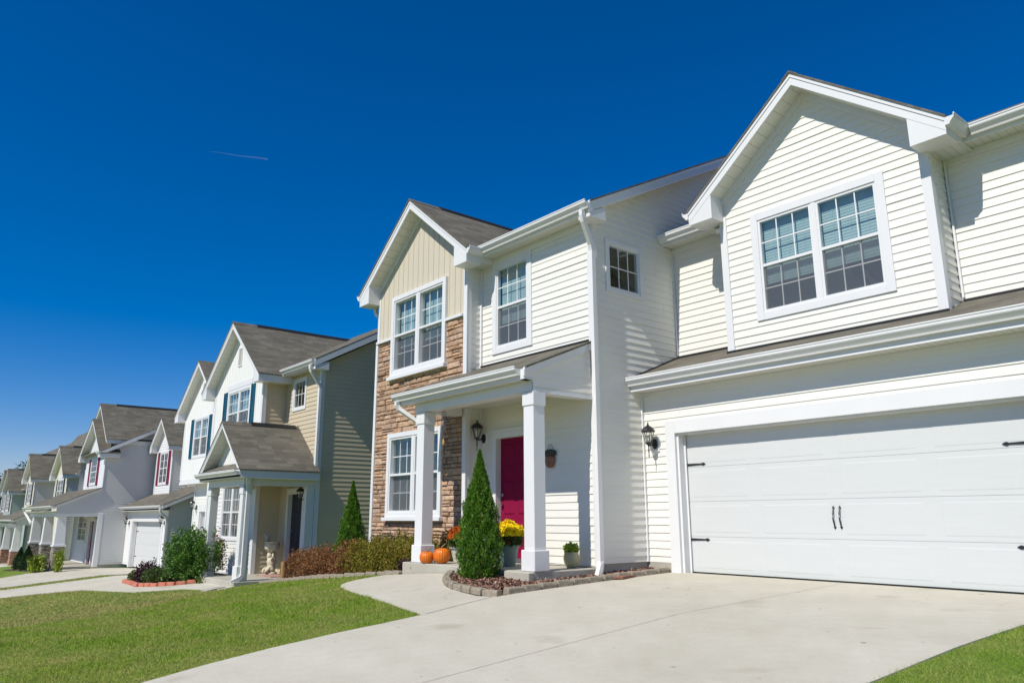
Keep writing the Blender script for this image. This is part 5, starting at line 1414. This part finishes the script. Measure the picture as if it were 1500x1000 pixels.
# ------------------------------------------------------------------ plants
def conifer(x, y, z, h, r, n, m, label, cat='evergreen shrub', group=None, size=.05, wid=.3, asp=.26):
    t = empty('arborvitae', (x, y, z), label, cat, group)
    MB().tube([(x, y, z - .05), (x, y, z + h * .8)], .035, 7, .008).build('trunk', 'bark', t)
    u = NR.uniform(0, 1, n) ** .85; a = NR.uniform(0, 6.283, n)
    prof = np.interp(u, [0, .06, wid * .55, wid, .55, .75, .92, 1], [.62, .86, .98, 1, .72, .38, .13, .015])
    lump = 1 + .10 * np.sin(a * 5 + u * 19) + .09 * np.sin(a * 9 - u * 31) + .07 * np.sin(a * 3 + u * 47) + .08 * np.sin(a * 17 + 9 * np.sin(u * 40))
    rr = r * prof * lump * (1 - .55 * NR.uniform(0, 1, n) ** 1.8)
    C = np.stack([x + rr * np.cos(a), y + rr * np.sin(a), z + u * h], 1)
    N = np.stack([np.cos(a), np.sin(a), np.full(n, .55)], 1); N /= np.linalg.norm(N, axis=1, keepdims=True)
    leaves('foliage', m, C, size, t, up=1.6, aspect=asp, N=N, nb=.3)
    return t
conifer(-9.36, 7.10, -.07, 1.93, .318, 52000, 'arb', 'conical bright green arborvitae in the mulch bed before the porch', size=.042)
conifer(-15.38, 8.15, -.35, 1.99, .31, 24000, 'arb', 'narrow green arborvitae behind the hedge against the dark side wall', size=.05)
conifer(-48.0, 6.3, -1.75, 1.15, .30, 5000, 'arb_dark', 'dark egg-shaped conifer beyond the grey house porch, left and lower of the two', size=.08)
conifer(-45.6, 6.3, -1.70, 1.25, .32, 5000, 'arb_dark', 'dark egg-shaped conifer nearest the piers of the grey house porch', size=.08)

def shrub(name, c, r, n, m, size, label, cat='shrub', group=None, bump=.15, thick=.45, seed=1, twigs=14, low=-.6, up=.3, freq=3.0):
    z0 = c[2] - r[2]
    t = empty(name, (c[0], c[1], z0), label, cat, group)
    C, N = shell(n, c, r, thick, bump, seed, low=low, freq=freq)
    leaves('foliage', m, C, size, t, N=N, up=up, nb=.4)
    mb = MB()
    for i in range(twigs):
        a = R.uniform(0, 6.28); q = R.uniform(.3, .85)
        mb.tube([(c[0] + R.uniform(-.06, .06) * r[0], c[1] + R.uniform(-.1, .1) * r[1], z0 - .02), (c[0] + math.cos(a) * r[0] * q * .5, c[1] + math.sin(a) * r[1] * q * .5, c[2]), (c[0] + math.cos(a) * r[0] * q, c[1] + math.sin(a) * r[1] * q, c[2] + r[2] * R.uniform(.2, .7))], .012, 4, .004)
    mb.build('stems', 'bark', t)
    return t

def hedge(name, blobs, m, size, label, cat='hedge', extra=None):
    b0 = blobs[0]; t = empty(name, (b0[0], b0[1], b0[2] - b0[5]), label, cat)
    Cs, Ns = [], []
    for i, (x, y, z, rx, ry, rz, n) in enumerate(blobs):
        C, N = shell(n, (x, y, z), (rx, ry, rz), .5, .2, i + 3, low=-.5, freq=4); Cs.append(C); Ns.append(N)
    leaves('foliage', m, np.concatenate(Cs), size, t, N=np.concatenate(Ns), nb=.35, up=.5)
    mb = MB()
    for (x, y, z, rx, ry, rz, n) in blobs:
        for k in range(6):
            a = R.uniform(0, 6.28); mb.tube([(x, y, z - rz), (x + math.cos(a) * rx * .7, y + math.sin(a) * ry * .7, z + rz * .7)], .01, 4, .004)
    mb.build('stems', 'bark', t)
    return t
hedge('barberry_hedge', [(-17.55 + i * .52, 7.98 + .06 * math.sin(i * 2), -.34 + i * .05, .48, .36, .44 + .04 * math.sin(i * 3), 5200) for i in range(6)], 'barberry', .036, 'rust red barberry hedge between the lawn and the side of the house')
hedge('golden_barberry', [(-14.55 + i * .58, 7.93 + .05 * math.sin(i * 2 + 1), -.05 + i * .04, .46, .36, .44, 5600) for i in range(5)], 'barb_green', .036, 'green and gold barberry hedge under the stone bay window')
hedge('olive_shrub', [(-14.1, 8.16, .12, .42, .2, .40, 2600), (-13.45, 8.16, .15, .42, .2, .42, 2600), (-12.8, 8.16, .05, .35, .2, .40, 1500)], 'olive_leaf', .04, 'thin olive brown bush against the stone wall under the bay window', 'shrub')
shrub('purple_shrub', (-12.25, 7.66, -.02, ), (.26, .14, .15), 1500, 'purple_leaf', .035, 'low dark purple plant at the foot of the left porch post', seed=4)
shrub('green_shrub', (-11.6, 8.12, .30), (.22, .16, .32), 2600, 'barb_green', .035, 'small green bush behind the left porch post and pumpkins', seed=8)
shrub('round_bush', (-22.05, 6.88, -.20), (.92, .60, .70), 17000, 'bush', .062, 'large rounded glossy green bush left of the tan house porch', bump=.28, seed=2, twigs=24, low=-.95, thick=.6, freq=4)
shrub('boxwood', (-22.75, 6.25, -.70), (.75, .36, .24), 5200, 'boxwood', .045, 'low clipped dark green box hedge nearest the tan house porch', seed=6, bump=.08)
shrub('boxwood', (-24.9, 6.35, -.84), (.50, .32, .24), 3000, 'boxwood', .045, 'low clipped green box shrub at the driveway end of the red edging', seed=9, bump=.08)
shrub('purple_shrub', (-24.0, 6.35, -.72), (.50, .34, .34), 3400, 'purple_leaf', .05, 'deep purple leafy shrub between two low box shrubs', seed=12, bump=.3)
t = shrub('rose_bush', (-22.75, 7.75, -.22), (.40, .26, .58), 2600, 'olive_leaf', .06, 'leggy rose bush with pink blooms under the tan house window', seed=15, bump=.3, thick=.8)
C = np.array([(-22.8, 7.62, .42), (-23.0, 7.6, .28), (-22.6, 7.6, .25), (-22.82, 7.6, .36)])
leaves('blooms', 'rose', np.repeat(C, 26, 0) + NR.normal(0, .05, (104, 3)), .10, t, aspect=.9)
C, N = shell(160, (-21.3, 7.02, -.62), (.10, .08, .12), .8, .2, 3)
o = leaves('white_flowers', 'bulb' if False else 'rose', C, .04, None, aspect=.9); o.data.materials.clear(); o.data.materials.append(M['paint_white']); tag(o, 'little clump of white flowers beside the round bush', 'flowers')

def strappy(x, y, z, r, h, n, m, label, group=None):
    t = empty('hosta', (x, y, z), label, 'leafy plant', group)
    C, N = shell(n * 3, (x, y, z + h * .5), (r * .8, r * .6, h * .5), .7, .3, 4, low=-.9); leaves('foliage', m, C, .13, t, up=1.2, aspect=.5)
    P = []
    for i in range(n):
        a = R.uniform(0, 6.283); q = R.uniform(.2, .8) * r; hh = h * R.uniform(.6, 1); w = .03
        d = np.array([math.cos(a), math.sin(a), 0]); s = np.array([-d[1], d[0], 0]) * w
        b = np.array([x, y, z]) + d * .05
        m1 = b + d * q * .5 + np.array([0, 0, hh]); e = b + d * q + np.array([0, 0, hh * R.uniform(.9, 1.25)])
        P.append([b, m1 - s, e, m1 + s])
    scatter_mesh('leaves', m, np.array(P), None, t)
    return t
strappy(-42.6, 6.3, G(-42.6, 6.3) - .05, .62, .75, 300, 'hosta', 'bushy yellow-green plant before the middle porch pier of the grey house', 'yellow-green plants at the grey house')
strappy(-40.9, 6.9, G(-40.9, 6.9) - .05, .3, .95, 120, 'hosta', 'tall slim yellow-green plant beside the nearest porch pier of the grey house', 'yellow-green plants at the grey house')

def tree(x, y, z, h, r, label, n=5000, size=.35):
    t = empty('tree', (x, y, z), label, 'tree', 'trees beyond the houses')
    mb = MB(); mb.tube([(x, y, z), (x + .1, y, z + h * .4), (x, y, z + h * .85)], .22, 8, .05)
    for k in range(9):
        a = k * 2.4; q = .35 + .05 * k; mb.tube([(x, y, z + h * q), (x + math.cos(a) * r * .7, y + math.sin(a) * r * .7, z + h * (q + .22))], .08, 5, .02)
    mb.build('trunk', 'bark', t)
    Cs = []
    for k in range(9):
        a = k * 2.4; C, N = shell(n // 9, (x + math.cos(a) * r * .5, y + math.sin(a) * r * .5, z + h * (.5 + .05 * k)), (r * .5, r * .5, h * .17), .6, .25, k); Cs.append(C)
    leaves('crown', 'tree_leaf', np.concatenate(Cs), size, t)
tree(-140, 19, -4, 13.5, 3.5, 'leafy tree rising behind the farthest roofs at the left')
tree(-155, 14, -4.5, 12, 4, 'broad tree beyond the end of the row, lower than its neighbour')

# lawns
DRIVE_IN = inset(DRIVE, .008 * SG)
LW1 = [(-7.0, 5.2), (-6.8, 1.0), (-12, -.5), (-15, .5), (-14.5, 1.7), (-13.8, 3.4), (-17.6, 6.4), (-18.7, 6.7), (-18.7, 7.45), (-14.0, 7.25), (-12.9, 7.47), (-12.3, 7.42), (-11, 6.5), (-8.0, 6.0)]
grass('lawn_grass', LW1, 280000, 'blade', 'green lawn between the walkway and the paler neighbouring grass', excl=[DRIVE_IN], h=.016, w=.004)
LW2 = [(-14.5, 1.7), (-13.8, 3.4), (-17.6, 6.4), (-18.5, 6.55), (-20.3, 6.2), (-21.4, 5.3), (-24.2, 4.7), (-25.7, 3.95), (-26.5, 2.5), (-26.7, -2), (-15, -2)]
grass('lawn_grass', LW2, 100000, 'blade_dry', 'yellowish lawn in front of the tan house', h=.016, w=.006)
LW3 = [(-2.95, 1), (-2.9, 9.7), (1.5, 9.7), (1.5, 3), (0, 1)]
grass('lawn_grass', LW3, 150000, 'blade', 'corner of grass at the right side of the driveway', excl=[DRIVE_IN], h=.014, w=.0034)
LW4 = [(-32.6, -3), (-32.5, 8), (-35.0, 8), (-35.2, -3)]
grass('lawn_grass', LW4, 9000, 'blade_dry', 'thin strip of grass between two neighbouring driveways', h=.03, w=.008)

# contrail high in the sky
def skyp(px, py, D):
    yaw, pitch, roll, F = CAM
    f = V((-math.sin(yaw) * math.cos(pitch), math.cos(yaw) * math.cos(pitch), math.sin(pitch))); r = f.cross(Z).normalized(); u = r.cross(f)
    r2 = r * math.cos(roll) + u * math.sin(roll); u2 = -r * math.sin(roll) + u * math.cos(roll)
    return V((0, 0, .85)) + (f + r2 * ((px - 750) / F) - u2 * ((py - 500) / F)).normalized() * D
CAM = (math.radians(50.37905627), math.radians(13.11542855), math.radians(-.14672655), 1105.8079446)
m, nt, b = newmat('contrail_vapour'); nt.nodes.remove(b)
df = nt.nodes.new('ShaderNodeBsdfDiffuse'); tr_ = nt.nodes.new('ShaderNodeBsdfTransparent'); ms = nt.nodes.new('ShaderNodeMixShader'); ms.inputs[0].default_value = .075
nt.links.new(tr_.outputs[0], ms.inputs[1]); nt.links.new(df.outputs[0], ms.inputs[2]); nt.links.new(ms.outputs[0], nt.nodes['Material Output'].inputs['Surface']); M['vapour'] = m
A, B_ = skyp(306, 222, 9000), skyp(392, 233.5, 8600)
mb = MB(); mb.tube([A + (B_ - A) * t + V((0, 0, 3 * math.sin(t * 9))) for t in [i / 20 for i in range(21)]], .8, 8, 6.5)
top('contrail', mb, 'vapour', 'thin white contrail high in the clear sky', 'contrail')

# ------------------------------------------------------------------ light, sky, camera
w = bpy.data.worlds.new('World'); scene.world = w; w.use_nodes = True
nt = w.node_tree; bg = nt.nodes['Background']
sky = nt.nodes.new('ShaderNodeTexSky'); sky.sky_type = 'NISHITA'; sky.sun_disc = False
sd = V((.125, -1, 1.10)).normalized()
sky.sun_elevation = math.asin(sd.z); sky.sun_rotation = math.atan2(sd.x, sd.y)
sky.air_density = 1.0; sky.dust_density = .1; sky.ozone_density = 5.0; sky.altitude = 200
hs = nt.nodes.new('ShaderNodeHueSaturation'); hs.inputs['Saturation'].default_value = 1.48; hs.inputs['Value'].default_value = .9; nt.links.new(sky.outputs[0], hs.inputs['Color']); mlt = nt.nodes.new('ShaderNodeMixRGB'); mlt.blend_type = 'MULTIPLY'; mlt.inputs[0].default_value = 1; mlt.inputs[2].default_value = (1.10, .96, 1.17, 1); nt.links.new(hs.outputs[0], mlt.inputs[1]); nt.links.new(mlt.outputs[0], bg.inputs[0]); bg.inputs[1].default_value = .097
sun = bpy.data.lights.new('sun', 'SUN'); sun.energy = 4.75; sun.angle = math.radians(.5); sun.color = (1, .955, .875)
so = bpy.data.objects.new('sun', sun); col.objects.link(so); so.rotation_euler = (-sd).to_track_quat('-Z', 'Y').to_euler()
yaw, pitch, roll, F = CAM
f = V((-math.sin(yaw) * math.cos(pitch), math.cos(yaw) * math.cos(pitch), math.sin(pitch))); r = f.cross(Z).normalized(); u = r.cross(f)
r2 = r * math.cos(roll) + u * math.sin(roll); u2 = -r * math.sin(roll) + u * math.cos(roll)
cam = bpy.data.cameras.new('camera'); cam.sensor_fit = 'HORIZONTAL'; cam.sensor_width = 36; cam.lens = F / 1500 * 36; cam.clip_end = 20000; cam.clip_start = .05
co = bpy.data.objects.new('camera', cam); col.objects.link(co)
co.matrix_world = Matrix(((r2.x, u2.x, -f.x, 0), (r2.y, u2.y, -f.y, 0), (r2.z, u2.z, -f.z, .85), (0, 0, 0, 1)))
scene.camera = co
scene.view_settings.view_transform = 'Standard'; scene.view_settings.look = 'None'; scene.view_settings.exposure = .06; scene.view_settings.gamma = 1
scene.render.resolution_x = 1024; scene.render.resolution_y = 682
